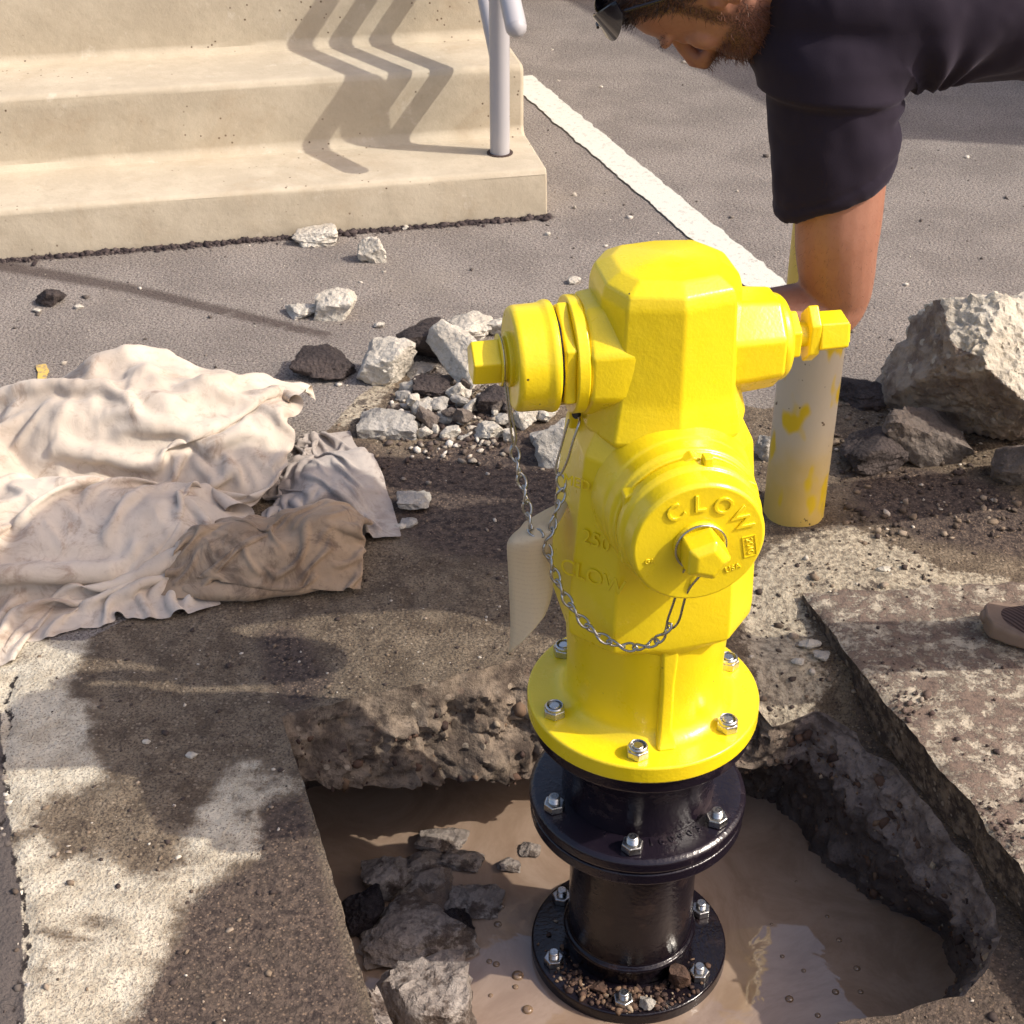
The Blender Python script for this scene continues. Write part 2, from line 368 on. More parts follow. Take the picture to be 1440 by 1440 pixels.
mg = Mat('ground_surface', .9, .3)
sep = mg.n('ShaderNodeSeparateColor'); mg.put(sep.inputs[0], mg.attr('mask', 'Color')); al = mg.attr('mask', 'Alpha')
sep2 = mg.n('ShaderNodeSeparateColor'); mg.put(sep2.inputs[0], mg.attr('crack', 'Color'))
n1 = mg.noise(16, 8, .68); n2 = mg.noise(70, 5, .7); n3 = mg.noise(240, 3, .7); n4 = mg.noise(4, 4)
def edged(v, amp=.55, lo=.42, hi=.58, n=None):
    j = mg.math('MULTIPLY_ADD', mg.math('SUBTRACT', mg.math('ADD', n or n1, mg.math('MULTIPLY', n2, .6)), .8), amp, v)
    return mg.step(j, lo, hi)
soil = mg.mix(mg.step(n1, .38, .62), (.125,.094,.064), (.235,.185,.128))
soil = mg.mix(mg.math('MULTIPLY', mg.step(n3, .47, .60), .75), soil, (.050,.036,.029))
soil = mg.mix(mg.math('MULTIPLY', mg.step(mg.voro(105), .34, .22), .6), soil, mg.mix(mg.voro(105, out='Color'), (.06,.04,.03), (.44,.36,.26)))
wet = mg.mix(mg.step(n2, .40, .60), (.038,.027,.024), (.115,.085,.066))  # wet soil tone, also the tone of the painted shade
wet = mg.mix(mg.math('MULTIPLY', mg.step(mg.voro(150), .36, .22), .75), wet, mg.mix(mg.voro(190, out='Color'), (.04,.027,.022), (.34,.24,.165)))
dryc = mg.mix(mg.step(n1, .36, .64), (.50,.435,.325), (.72,.655,.515))
dryc = mg.mix(mg.math('MULTIPLY', mg.step(n3, .52, .64), .8), dryc, (.19,.15,.115))
sand = mg.mix(mg.step(n2, .35, .62), (.21,.175,.13), (.50,.435,.325))
sand = mg.mix(mg.math('MULTIPLY', mg.step(n1, .56, .62), .85), sand, (.065,.048,.04))
asp = mg.mix(mg.step(n4, .35, .65), (.245,.218,.196), (.315,.282,.252))
asp = mg.mix(mg.math('MULTIPLY', mg.step(mg.noise(170, 4, .7), .47, .60), .85), asp, (.075,.060,.052))
asp = mg.mix(mg.math('MULTIPLY', mg.step(mg.voro(120), .27, .16), .8), asp, mg.mix(mg.voro(120, out='Color'), (.10,.085,.075), (.60,.53,.43)))
asp = mg.mix(mg.math('MULTIPLY', mg.step(mg.noise(1.7, 5, .6), .56, .72), .35), asp, (.30,.26,.21))
c = mg.mix(edged(sep.outputs[1], .7, .30, .75), soil, wet)  # wet soil tone, also used for the shade painted through the dark mask
c = mg.mix(edged(al, .9), c, sand)
c = mg.mix(mg.math('MULTIPLY', mg.step(mg.math('ADD', mg.math('MULTIPLY_ADD', mg.math('SUBTRACT', n3, .5), 1.3, sep.outputs[0]), mg.math('MULTIPLY', mg.math('SUBTRACT', n1, .5), 1.3)), .28, .78), .93), c, dryc)
c = mg.mix(edged(sep.outputs[2], .6, .42, .58), c, asp)
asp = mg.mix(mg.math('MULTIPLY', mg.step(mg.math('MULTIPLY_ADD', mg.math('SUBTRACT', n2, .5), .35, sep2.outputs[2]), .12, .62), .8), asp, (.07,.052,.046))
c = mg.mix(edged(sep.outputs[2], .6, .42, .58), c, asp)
c = mg.mix(edged(sep2.outputs[1], .5, .45, .55), c, (.10,.085,.078))
c = mg.mix(edged(sep2.outputs[0], .75, .84, .93), c, (.03,.024,.022))
mg.color(c); mg.rough(mg.math('MULTIPLY_ADD', sep.outputs[1], -.22, .92))
mg.bump(n2, .6, .008); mg.bump(n3, .8, .005); mg.bump(mg.voro(120), .5, .004)
ground.data.materials.append(mg.m)

# ---- walls of the excavation
W_Z, B_Z = -.372, -.60
NL = 62; rings = []
tz = ground_level(TOP[:,0], TOP[:,1]) + micro(TOP, 0)*0
lev = np.linspace(0, 1, NL)
rowsP = []
for t in lev:
    # 0..0.5 top -> slab underside, 0.5..0.85 -> waterline, ..1 -> bottom
    m1 = np.c_[RIM[:,0]+RIM[:,2], RIM[:,1]+RIM[:,3], RIM[:,4]]
    T0 = np.c_[TOP, tz]; Wp = np.c_[RIM[:,5], RIM[:,6], 0*RIM[:,0]+W_Z]; Bp = np.c_[RIM[:,5], RIM[:,6], 0*RIM[:,0]+B_Z]
    if t < .5:
        u = t/.5; p = T0 + (m1-T0)*np.c_[u**1.0+0*tz, u**1.0+0*tz, u+0*tz]
    elif t < .85:
        u = (t-.5)/.35; p = m1 + (Wp-m1)*u; p[:,2] = m1[:,2] + (W_Z-m1[:,2])*(u**1.5 if True else u)
    else: p = Wp + (Bp-Wp)*(t-.85)/.15
    rowsP.append(p)
HP = np.array(rowsP)                      # NL, nR, 3
nR = HP.shape[1]; flat = HP.reshape(-1, 3)
inward = np.r_[0, 0]; nrm = np.tile(np.c_[-outd, 0*tz+.0], (NL, 1))
amp = np.where(np.tile((RIM[:,1] > 2.1)*(RIM[:,0] < .2), NL), np.repeat(.12*sm(lev, 0, .02)+.88*sm(lev, .07, .15), nR), np.repeat(sm(lev, 0, .06), nR))*np.tile(1-.85*straight, NL)
w1, w2, wc = worley(flat, 17, 21)
f1, f2, fcv = worley(flat, 48, 31)
bk = np.tile((RIM[:,1] > 2.1)*(RIM[:,0] < .56)*1.0, NL)
disp = bk*(fbm(flat, 8, 3, 44, .6)*.016 + fbm(flat, 21, 5, 45, .62, True)*.0085 - .004) + fbm(flat, 5, 3, 41)*.018 + (w2-w1)*.024*(wc*.5+.7) + fbm(flat, 22, 5, 43, .6)*.007 + fbm(flat, 17, 5, 46, .6, True)*.006 + (f2-f1)*.012*(fcv*.6+.6) + fbm(flat, 55, 3, 49, .6, True)*.0028 - .010
flat2 = flat + nrm*(disp*amp)[:,None]; flat2[:,2] += amp*fbm(flat, 20, 3, 47)*.007
und = np.repeat(np.exp(-((lev-.5)/.10)**2), nR)*np.tile((1-straight)*(RIM[:,1] > 2.1)*(RIM[:,0] < .5), NL)
flat2[:,2] += und*fbm(flat*np.array((1,0,0)), 9, 4, 52)*.030
fs = []
for k in range(NL-1):
    a = k*nR + np.arange(nR); b = k*nR + (np.arange(nR)+1) % nR
    fs += list(zip(a, b, b+nR, a+nR))
hole = link('excavation_wall', flat2, fs, None); kind(hole, 'structure')
autosmooth(hole, 50)
right = np.tile(sm(RIM[:,0], .50, .56)*(RIM[:,1] > 1.0), NL); back = np.tile(sm(RIM[:,1], 2.05, 2.15), NL)
at = hole.data.attributes.new('mask', 'FLOAT_COLOR', 'POINT')
at.data.foreach_set('color', np.stack([right, np.repeat(lev, nR), back, fcv*.5+.5], 1).astype(np.float32).ravel())
mh = Mat('dug_soil', .85, .35)
sp = mh.n('ShaderNodeSeparateColor'); mh.put(sp.inputs[0], mh.attr('mask', 'Color'))
k1 = mh.noise(18, 7, .65); k2 = mh.noise(90, 4, .7)
cb = mh.mix(mh.step(k1, .36, .62), (.090,.067,.052), (.27,.212,.158))
cb = mh.mix(mh.math('MULTIPLY', mh.step(mh.voro(42), .30, .22), mh.step(mh.noise(20, 2), .48, .58)), cb, mh.mix(mh.voro(42, out='Color'), (.16,.10,.07), (.42,.36,.28)))
cd = mh.mix(mh.step(k1, .36, .64), (.125,.10,.092), (.285,.235,.21))
cd = mh.mix(mh.math('MULTIPLY', mh.step(mh.voro(46), .26, .20), mh.step(mh.noise(24, 2), .52, .60)), cd, mh.mix(mh.voro(46, out='Color'), (.09,.07,.06), (.30,.25,.20)))
cb = mh.mix(mh.math('MULTIPLY', mh.step(mh.noise(34, 7, .75), .54, .63), .72), cb, (.040,.029,.024))
cc = mh.mix(mh.step(mh.math('MULTIPLY_ADD', mh.math('SUBTRACT', k1, .5), .6, sp.outputs[0]), .4, .6), cb, cd)
damp = mh.step(mh.math('MULTIPLY_ADD', mh.math('SUBTRACT', k1, .5), .35, sp.outputs[1]), .42, .62)
cc = mh.mix(mh.math('MULTIPLY', damp, .7), cc, (.045,.033,.029))
mh.color(mh.mix(mh.math('MULTIPLY', mh.step(k2, .52, .66), .5), cc, (.03,.022,.02)))
mh.rough(mh.math('MULTIPLY_ADD', damp, -.25, .85))
mh.bump(k2, .7, .006); mh.bump(mh.noise(260, 3, .7), .6, .003)
hole.data.materials.append(mh.m)

# ---- muddy water
mw = Mat('muddy_water', .03, 1.0); mw.p.inputs['IOR'].default_value = 1.45
mw.color(mw.mix(mw.step(mw.noise(4, 6, .68, dist=2.2), .36, .66), (.245,.172,.122), (.315,.235,.175)))
mw.rough(.035); mw.bump(mw.noise(13, 3, .5, dist=.6), .06, .02)
wat = link('water', [(-.75,1.0,W_Z),(1.1,1.0,W_Z),(1.1,2.75,W_Z),(-.75,2.75,W_Z)], [(0,1,2,3)], mw); kind(wat, 'structure')

# ---- concrete slab on the right with its cut edge
SL = [(.576,2.504),(.640,2.295),(.700,2.098),(.750,1.934),(.805,1.753),(.875,1.53),(.96,1.25),(1.9,1.25),(1.9,2.62),(1.2,2.56)]
def slab_rim():
    out = []; L = SL + SL[:1]
    for a, b in zip(L[:-1], L[1:]):
        d = math.dist(a, b); n = max(1, int(d/.012))
        for j in range(n): out.append((a[0]+(b[0]-a[0])*j/n, a[1]+(b[1]-a[1])*j/n))
    return np.array(out)
sr = slab_rim(); s3 = np.c_[sr, 0*sr[:,0]]
sr = sr + np.c_[fbm(s3, 12, 4, 61)*.006 + fbm(s3, 50, 2, 62)*.003, fbm(s3, 12, 4, 63)*.006]
gx = np.stack(np.meshgrid(np.arange(.56, 1.9, .016), np.arange(1.25, 2.64, .016)), -1).reshape(-1, 2); gx = gx + rng.uniform(-.3, .3, gx.shape)*.016
gx = gx[sdist(gx, sr) > .006]; nr = len(sr)
res = geometry.delaunay_2d_cdt([Vector(p) for p in np.vstack([sr, gx])], [(i, (i+1) % nr) for i in range(nr)], [], 1, 1e-7)
sv = np.array([tuple(v) for v in res[0]]); p3 = np.c_[sv, 0*sv[:,0]]
szz = .006 + fbm(p3, 25, 3, 65)*.0018 - .006*np.exp(-np.maximum(sdist(sv, sr), 0)/.006)*(1+fbm(p3, 40, 2, 66))
vs = [tuple(v) for v in np.c_[sv, szz]]; fs = [tuple(f) for f in res[2]]
base = len(vs); prevrow = list(range(nr)); NK = 9
for k in range(1, NK+1):
    t = k/NK; z = .003-.098*t; q = np.c_[sr, 0*sr[:,0]+z]; cdir = np.array((1.2, 2.0))-sr; cdir /= np.linalg.norm(cdir, axis=1)[:,None]
    off = fbm(q, 22, 3, 71)*.006*(1 if k > 2 else .4) - .010*t
    for j in range(nr): vs.append((sr[j,0]-cdir[j,0]*(off[j]-.0), sr[j,1]-cdir[j,1]*off[j], z))
    row = [base+(k-1)*nr+j for j in range(nr)]
    for j in range(nr): fs.append((prevrow[j], row[j], row[(j+1) % nr], prevrow[(j+1) % nr]))
    prevrow = row
msl = Mat('dirty_slab_concrete', .9, .3)
b1 = msl.noise(19, 9, .78); b2 = msl.noise(75, 4, .7)
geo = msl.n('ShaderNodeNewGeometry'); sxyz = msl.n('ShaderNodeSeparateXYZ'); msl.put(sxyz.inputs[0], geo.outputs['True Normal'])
cs = msl.mix(msl.step(msl.noise(28, 5, .6), .36, .62), (.29,.25,.195), (.50,.44,.345))
cs = msl.mix(msl.math('MULTIPLY', msl.step(msl.voro(150), .30, .18), .5), cs, msl.mix(msl.voro(150, out='Color'), (.14,.11,.09), (.6,.53,.42)))
cl = msl.math('MULTIPLY', msl.step(msl.math('ADD', msl.math('MULTIPLY_ADD', b2, .42, b1), msl.math('MULTIPLY', msl.noise(240, 3, .7), .22)), .745, .87), .9)
cs = msl.mix(cl, cs, msl.mix(msl.step(b2, .4, .6), (.085,.056,.05), (.17,.12,.095)))
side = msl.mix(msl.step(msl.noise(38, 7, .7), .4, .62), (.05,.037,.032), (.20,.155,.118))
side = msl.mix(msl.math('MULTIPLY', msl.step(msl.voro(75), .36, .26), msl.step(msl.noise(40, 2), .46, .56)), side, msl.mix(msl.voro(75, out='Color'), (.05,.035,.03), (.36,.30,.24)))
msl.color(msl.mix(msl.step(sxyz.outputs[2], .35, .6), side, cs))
msl.bump(cl, .6, .004); msl.bump(b2, .6, .005); msl.bump(msl.noise(230, 3, .7), .6, .003)
slab = link('concrete_slab', vs, fs, msl); kind(slab, 'structure'); autosmooth(slab, 40)

# ---- painted line, kerb, utility mark
ml = Mat('white_road_paint', .7, .3)
e1 = ml.noise(190, 3, .7); ml.color(ml.mix(ml.step(ml.noise(55, 7, .75), .53, .66), (.60,.60,.53), (.38,.35,.31))); ml.bump(e1, .6, .003)
def strip(name, a, b, w, z, mat, n=160, jag=.006):
    a = np.array(a); b = np.array(b); d = (b-a)/np.linalg.norm(b-a); nn = np.array((-d[1], d[0])); v = []; f = []
    for k in range(n+1):
        p = a+(b-a)*k/n; q = np.array([[p[0], p[1], 0]]); j1 = float(fbm(q, 30, 3, 81)[0])*jag; j2 = float(fbm(q, 30, 3, 83)[0])*jag
        v += [(*(p+nn*(w/2+j1)), z), (*(p-nn*(w/2+j2)), z)]
        if k: f.append((2*k-2, 2*k-1, 2*k+1, 2*k))
    return link(name, v, f, mat)
LA = (G(740,118)[:2]); l0 = (np.array(G(735,92)[:2])+np.array(G(720,128)[:2]))/2; l1 = (np.array(G(1110,400)[:2])+np.array(G(1040,400)[:2]))/2
kind(strip('parking_line', l1 - (l0-l1)*.10, l0, .112, .005, ml), 'structure')
my = Mat('yellow_marking_paint', .8, .3); my.color(my.mix(my.step(my.noise(60, 5, .7), .44, .62), (.62,.43,.11), (.26,.21,.15)))
kind(strip('utility_mark', G(60,556)[:2], G(58,515)[:2], .022, .005, my, 30, .008), 'structure')
mk = m_concrete('kerb_concrete', (.62,.58,.52), (.45,.41,.36), 40)
kb = MB(); kb.box((-3, 6.85, 0), (9, 7.0, .13)); k_ = kb.build('kerb', mk); bevel(k_, .015); kind(k_, 'structure')

# ------------------------------------------------------------------ fire hydrant with its extension barrel
HY = empty('fire_hydrant', (.209, 1.94, 0), (0, 0, rad(10.5)))
tag(HY, 'yellow fire hydrant on black extension barrel standing in the water filled hole', 'fire hydrant')
def poly(pts, z): return [(x, y, z) for x, y in pts]
def sym(half):           # half outline from front centre to back centre on the +x side -> closed loop
    return half + [(-x, y) for x, y in reversed(half) if abs(x) > 1e-6]
# lower round barrel with fillet and the front rib
b = MB()
prof = [(.152, .222)] + [(.1225+.030*(1-math.sin(t)), .222+.030*(1-math.cos(t))) for t in np.linspace(.1, PI/2, 8)] + [(.1225, .30), (.1255, .36), (.128, .405)]
b.turn(prof, n=72, cap0=False, cap1=False)
lower = b.build('lower_barrel', M_YEL, HY, smooth=50)
b = MB()
b.loft([[(-.016, -.150, .222), (.016, -.150, .222), (.014, -.10, .222), (-.014, -.10, .222)],
        [(-.0105, -.134, .250), (.0105, -.134, .250), (.014, -.10, .25), (-.014, -.10, .25)],
        [(-.010, -.131, .33), (.010, -.131, .33), (.014, -.10, .33), (-.014, -.10, .33)],
        [(-.014, -.132, .41), (.014, -.132, .41), (.016, -.10, .41), (-.016, -.10, .41)]])
bevel(b.build('rib', M_YEL, HY), .005, 3)
# octagonal body
half = [(0, -.140), (.088, -.131), (.141, -.072), (.141, .072), (.088, .131), (0, .140)]
b = MB()
def body(s, z, fr=1.): return poly([(x*s, y*s*(fr if y < 0 else 1)) for x, y in sym(half)], z)
rnd = [(.122*math.sin(t), -.122*math.cos(t)) for t in [math.atan2(x, -y) for x, y in sym(half)]]
b.loft([poly([(x*1.05, y*1.05) for x, y in rnd], .385), body(.99, .408), body(1.0, .432), body(.985, .50), body(.915, .63), body(.865, .705), body(.72, .748)])
bod = bevel(b.build('upper_barrel', M_YEL, HY), .004, 2, 18)
# bonnet: hexagonal-fronted prism with a faceted roof
bh = [(0, -.099), (.077, -.080), (.100, -.030), (.100, .045), (.072, .088), (0, .098)]
def bon(s, z, k=1.): return poly([(x*s, y*s) for x, y in sym(bh)], z)
b = MB()
b.loft([bon(1.0, .715), bon(1.16, .738), bon(1.055, .785), bon(1.03, .80), bon(.975, .930), bon(.925, .948), bon(.70, .962), bon(.30, .969), bon(.05, .971)])
bevel(b.build('bonnet', M_YEL, HY), .004, 2, 11)
# ---- pumper nozzle (front)
PZ = .650
def front(name, prof, n=64, rot=0., parent=HY, mat=M_YEL, bw=.003, sm_=40):
    m = MB(); m.turn(prof, 'y', n, (0, 0, PZ), rot=rot, flip=-1)
    o = m.build(name, mat, parent, smooth=sm_ if n > 12 else None); bevel(o, bw, 3, 28); return o
nozzle = front('pumper_nozzle', [(.116, .08), (.111, .120), (.107, .127), (.107, .150), (.101, .154), (.101, .16)])
hexr = front('nozzle_ring', [(.1065, .15), (.1065, .172)], 6, rad(0), nozzle)
lug = MB(); lug.box((.010, -.185, PZ+.088), (.024, -.168, PZ+.110)); bevel(lug.build('lug', M_YEL, nozzle), .003)
pcap = front('pumper_cap', [(.100, .165), (.101, .180), (.098, .186), (.095, .188), (.093, .215), (.089, .220), (.0, .2203)][:6] )
wash = front('washer', [(.036, .218), (.036, .223), (.032, .227)], 40, 0, pcap, bw=.0015)
nutp = front('operating_nut', [(.0345, .222), (.0325, .262), (.020, .269)], 5, rad(90), pcap, bw=.003)
for (ch, ang) in (('C', 124), ('L', 93), ('O', 63), ('W', 30)):
    me = text_mesh(ch, .036, .0016); a = rad(ang); r = .0635
    o = linkm('letter', me, M_YEL, pcap); o.location = (r*math.cos(a), -.2206, PZ+r*math.sin(a)); o.rotation_euler = (PI/2, -(a-PI/2), 0)
for (ch, x, z, rot, sz) in (('2010', .071, -.012, -80, .013), ('USA', .050, -.045, 18, .012), ('GA', -.067, -.020, 0, .010)):
    o = linkm('cast_mark', text_mesh(ch, sz, .0009), M_YEL, pcap); o.location = (x, -.2205, PZ+z); o.rotation_euler = (PI/2, rad(-rot), 0)
fr = MB()
for (x0, x1, z0, z1) in ((-.016, .016, .008, .0092), (-.016, .016, -.0092, -.008), (-.017, -.0158, -.0092, .0092), (.0158, .017, -.0092, .0092)): fr.box((x0, -.0008, z0), (x1, .0008, z1))
fo = fr.build('cast_mark', M_YEL, pcap); fo.location = (.071, -.2205, PZ-.012); fo.rotation_euler = (0, rad(80), 0)
# ---- left hose nozzle
NZ = .834
def side(name, prof, n=56, rot=0., parent=HY, mat=M_YEL, bw=.003, fl=-1):
    m = MB(); m.turn(prof, 'x', n, (0, 0, NZ), rot=rot, flip=fl)
    o = m.build(name, mat, parent, smooth=40 if n > 12 else None); bevel(o, bw, 3, 28); return o
boss = side('hose_nozzle', [(.092, .055), (.090, .085), (.086, .121)], 8, rad(22.5), bw=.008)
side('nozzle_ring', [(.0815, .120), (.0815, .137)], 56, 0, boss, bw=.0022)
side('nozzle_hex', [(.079, .136), (.079, .153)], 6, rad(90), boss, bw=.004)
side('gasket', [(.0665, .15), (.0665, .158)], 56, 0, boss, M_BLK, .001)
hcap = side('hose_cap', [(.0765, .157), (.0775, .166), (.0745, .173), (.0735, .178), (.073, .209), (.069, .2155)])
side('washer', [(.038, .214), (.038, .221), (.030, .224), (.030, .2275), (.036, .229), (.036, .232)], 40, 0, hcap, bw=.001)
side('operating_nut', [(.0325, .230), (.0315, .270)], 5, rad(90), hcap, bw=.003)
# ---- right nozzle with its stem valve
rb = side('hose_nozzle', [(.078, .055), (.076, .105), (.071, .158)], 8, rad(22.5), bw=.007, fl=1)
side('nozzle_ring', [(.062, .156), (.061, .165), (.055, .172)], 48, 0, rb, fl=1)
side('packing_nut', [(.037, .170), (.037, .190)], 6, rad(90), rb, bw=.003, fl=1)
stem = side('valve_stem', [(.018, .188), (.018, .232)], 24, 0, rb, fl=1)
m = MB(); hx = [(.044*math.cos(t)*.62, .044*math.sin(t)) for t in [PI/2+k*PI/3 for k in range(6)]]
m.loft([[(.205, y, NZ+z) for y, z in hx], [(.221, y, NZ+z) for y, z in hx]]); h_ = m.build('stop_plate', M_YEL, stem); bevel(h_, .003, 3)
side('operating_nut', [(.031, .220), (.0305, .262)], 5, rad(60), stem, bw=.003, fl=1)
side('nut_end', [(.024, .261), (.022, .266)], 5, rad(60), stem, bw=.002, fl=1)
# ---- breakaway flange and the black parts
def ringz(name, prof, mat, parent=HY, n=96, bw=.003):
    m = MB(); m.turn(prof, 'z', n); o = m.build(name, mat, parent, smooth=40); bevel(o, bw, 3, 30); return o
yf = ringz('flange', [(.1845, .190), (.1845, .222)], M_YEL, bw=.004)
ringz('breakaway_collar', [(.150, .150), (.170, .156), (.178, .166), (.178, .1885)], M_BLK)
ringz('neck', [(.126, .02)] + [(.125+.045*(t**2.2), .045+.115*t) for t in np.linspace(0, 1, 12)], M_BLK)
mf = ringz('flange', [(.176, -.008), (.180, -.003), (.180, .014), (.172, .020), (.150, .022)], M_BLK)
lf2 = ringz('flange', [(.170, -.036), (.178, -.032), (.178, -.010)], M_BLK)
ringz('spool', [(.109, -.35), (.109, -.318), (.117, -.314), (.117, -.306), (.1085, -.302), (.1085, -.06), (.112, -.034)], M_WBLK)
lfl = ringz('flange', [(.174, -.376), (.174, -.352), (.172, -.349)], M_WBLK, bw=.002)
ringz('flange', [(.170, -.402), (.170, -.3775)], M_WBLK, bw=.002)
ringz('buried_pipe', [(.11, -.60), (.11, -.401)], M_WBLK)
# nuts and studs, one shared mesh each
def nut_mesh(col_=True):
    m = MB(); m.turn([(.0178, 0), (.0182, .0015), (.0182, .0125), (.0165, .0142)], n=6)
    if col_: m.turn([(.0152, .013), (.0150, .018), (.0125, .0205), (.0118, .019)], n=24, cap1=False)
    o = m.build('nut', M_ZINC); bevel(o, .0012, 2, 30); return o
def stud_mesh(h):
    m = MB(); pr = []
    for k in range(int(h/.0015)): pr += [(.0095, k*.0015), (.0088, k*.0015+.00075)]
    pr += [(.0085, h), (.0072, h+.001)]; m.turn(pr, n=18); return m.build('stud', M_ZINC, smooth=30)
n0, n1_ = nut_mesh(True), nut_mesh(False); s0, s1 = stud_mesh(.018), stud_mesh(.026)
mtip = Mat('dark_stud_end', .6); mtip.color((.03, .028, .03))
tp = MB(); tp.turn([(.0066, .0), (.0066, .0008)], n=18); tip0 = tp.build('stud_end', mtip)
def bolts(fl, R, z, a0, n, st, ends, skip=()):
    for k in range(6):
        a = rad(a0+60*k); p = (R*math.sin(a), -R*math.cos(a), z)
        nn = copy(n, fl, p, (0, 0, random.uniform(0, 1)))
        t = copy(st, nn, (0, 0, 0), (0, 0, 0))
        if ends: copy(tip0, t, (0, 0, .0192), (0, 0, 0))
bolts(yf, .155, .2222, -17.5, n0, s0, False); bolts(mf, .152, .0222, -17.5, n1_, s1, False); bolts(lfl, .147, -.3492, -17.5, n1_, s1, False)
for o in (n0, n1_, s0, s1, tip0): bpy.data.objects.remove(o)
for o in [c for c in yf.children]:
    t = MB(); t.turn([(.0066, .0193), (.0066, .0198)], n=18); 
# raised casting marks on the left facet of the barrel and on the black flange
for (txt, z, sz, dx) in (('MEDALLION', .665, .022, .0), ('250', .585, .032, 0), ('CLOW', .525, .036, .0)):
    o = linkm('cast_mark', text_mesh(txt, sz, .0006), M_YEL, bod)
    s_ = .985 + (z-.50)*(.90-.985)/.16
    o.location = (-(.1175*s_), -(.1015*s_), z); o.rotation_euler = Matrix.Rotation(rad(-45), 3, 'Z').to_euler()
    o.rotation_euler = (rad(90-6), 0, rad(-45)); 
def arc_text(txt, R, z, a_mid, step, size, mat, parent):
    for k, ch in enumerate(txt):
        a = rad(a_mid + (k-(len(txt)-1)/2)*step)
        o = linkm('cast_mark', text_mesh(ch, size, .0012), mat, parent); o.location = (R*math.sin(a), -R*math.cos(a), z); o.rotation_euler = (0, 0, a)
arc_text('20160903', .139, .0223, 5, 7.0, .020, M_BLK, mf)
# ---- chains (twisted wire links) and the wire loops
HM = Matrix.Translation(HY.location) @ Matrix.Rotation(rad(10.5), 4, 'Z'); HI = HM.inverted()
def loc(px, py, y): return HI @ V(px, py, y)
def link_mesh(L, w, r, tw=0.5):
    p = []
    for k in range(20):
        t = 2*PI*k/20; a, bq = math.cos(t), math.sin(t)
        x = a*(L/2-w/2) + (w/2*a); yv = w/2*bq*(1-.35*abs(math.cos(t))**4); ang = tw*(x/(L/2))
        p.append((x, yv*math.cos(ang), yv*math.sin(ang)))
    m = MB(); m.tube(p, r, 7, closed=True); return m.build('chain_link', M_CHAIN, smooth=80)
LK = link_mesh(.0262, .0125, .0020, .8)
def chain(pts, name='chain'):
    path = spline(pts, 400); d = [0]
    for a, c in zip(path[:-1], path[1:]): d.append(d[-1]+(c-a).length)
    pitch = .0190; n = int(d[-1]/pitch); root = empty(name); root.parent = HY
    for k in range(n):
        s = (k+.5)*d[-1]/n; i = min(max(1, int(np.searchsorted(d, s))), len(path)-2)
        t = (path[i+1]-path[i-1]).normalized(); q = t.to_track_quat('X', 'Z')
        o = copy(LK, root); o.location = path[i]; o.rotation_euler = (q.to_matrix().to_4x4() @ Matrix.Rotation((PI/2 if k % 2 else 0)+.5, 4, 'X')).to_euler()
    return root
HOOK = loc(810, 583, 1.90)
chain([loc(722, 628, 1.90), loc(729, 660, 1.885), loc(737, 690, 1.87), loc(747, 742, 1.855), loc(762, 752, 1.845)])
chain([loc(787, 668, 1.875), loc(790, 690, 1.865), loc(781, 720, 1.86), loc(776, 745, 1.85), loc(768, 762, 1.845)])
chain([loc(768, 765, 1.845), loc(776, 795, 1.835), loc(790, 830, 1.82), loc(815, 868, 1.800), loc(848, 897, 1.782), loc(885, 910, 1.770), (loc(920, 903, 1.755)), loc(942, 880, 1.745)])
bpy.data.objects.remove(LK)
def wire(pts, r=.0019, n=60, name='chain_hook', par=HY, closed=False):
    m = MB(); m.tube(spline(pts, n) if not closed else pts, r, 8, closed=closed); return m.build(name, M_CHAIN, par, smooth=80)
wire([(-.2255-.0035, .034*math.sin(t)*1.0, NZ+.034*math.cos(t)) for t in np.linspace(-2.5, 2.5, 30)], name='cap_loop')
wire([Vector((-.2285, -.034*math.sin(.6), NZ-.030)), loc(707, 520, 1.915), loc(714, 570, 1.905), loc(719, 610, 1.90), loc(722, 630, 1.90)], .0018)
wire([Vector((-.2285, -.030, NZ-.020)), loc(711, 520, 1.91), loc(718, 575, 1.90), loc(725, 612, 1.895), loc(722, 631, 1.895)], .0018)
wire([loc(811, 584, 1.915), loc(815, 592, 1.885), loc(806, 620, 1.875), loc(797, 650, 1.872), loc(787, 668, 1.872), loc(781, 660, 1.874), loc(790, 625, 1.88), loc(800, 590, 1.885)], .0018)
wire([(.0345*math.cos(t), -.229, PZ+.0345*math.sin(t)) for t in np.linspace(-1.15, PI*2-1.95, 40)], name='cap_loop')
wire([(.0345*math.cos(-1.15), -.229, PZ+.0345*math.sin(-1.15)), loc(968, 830, 1.722), loc(955, 872, 1.738), loc(944, 884, 1.745), loc(938, 876, 1.745), loc(948, 845, 1.735), loc(960, 805, 1.722), (.0345*math.cos(-1.95), -.229, PZ+.0345*math.sin(-1.95))], .0018)
hk = MB(); hk.turn([(.006, -.002), (.006, .004)], 'x', 16); ho = hk.build('chain_hole', mtip, HY); p = loc(810, 583, 1.905); ho.location = p; ho.rotation_euler = (0, 0, rad(40))
hl = MB(); hl.box((-.018, -.006, -.02), (.02, .006, .012)); ear = hl.build('chain_lug', M_YEL, HY); ear.location = loc(817, 583, 1.93); bevel(ear, .004)

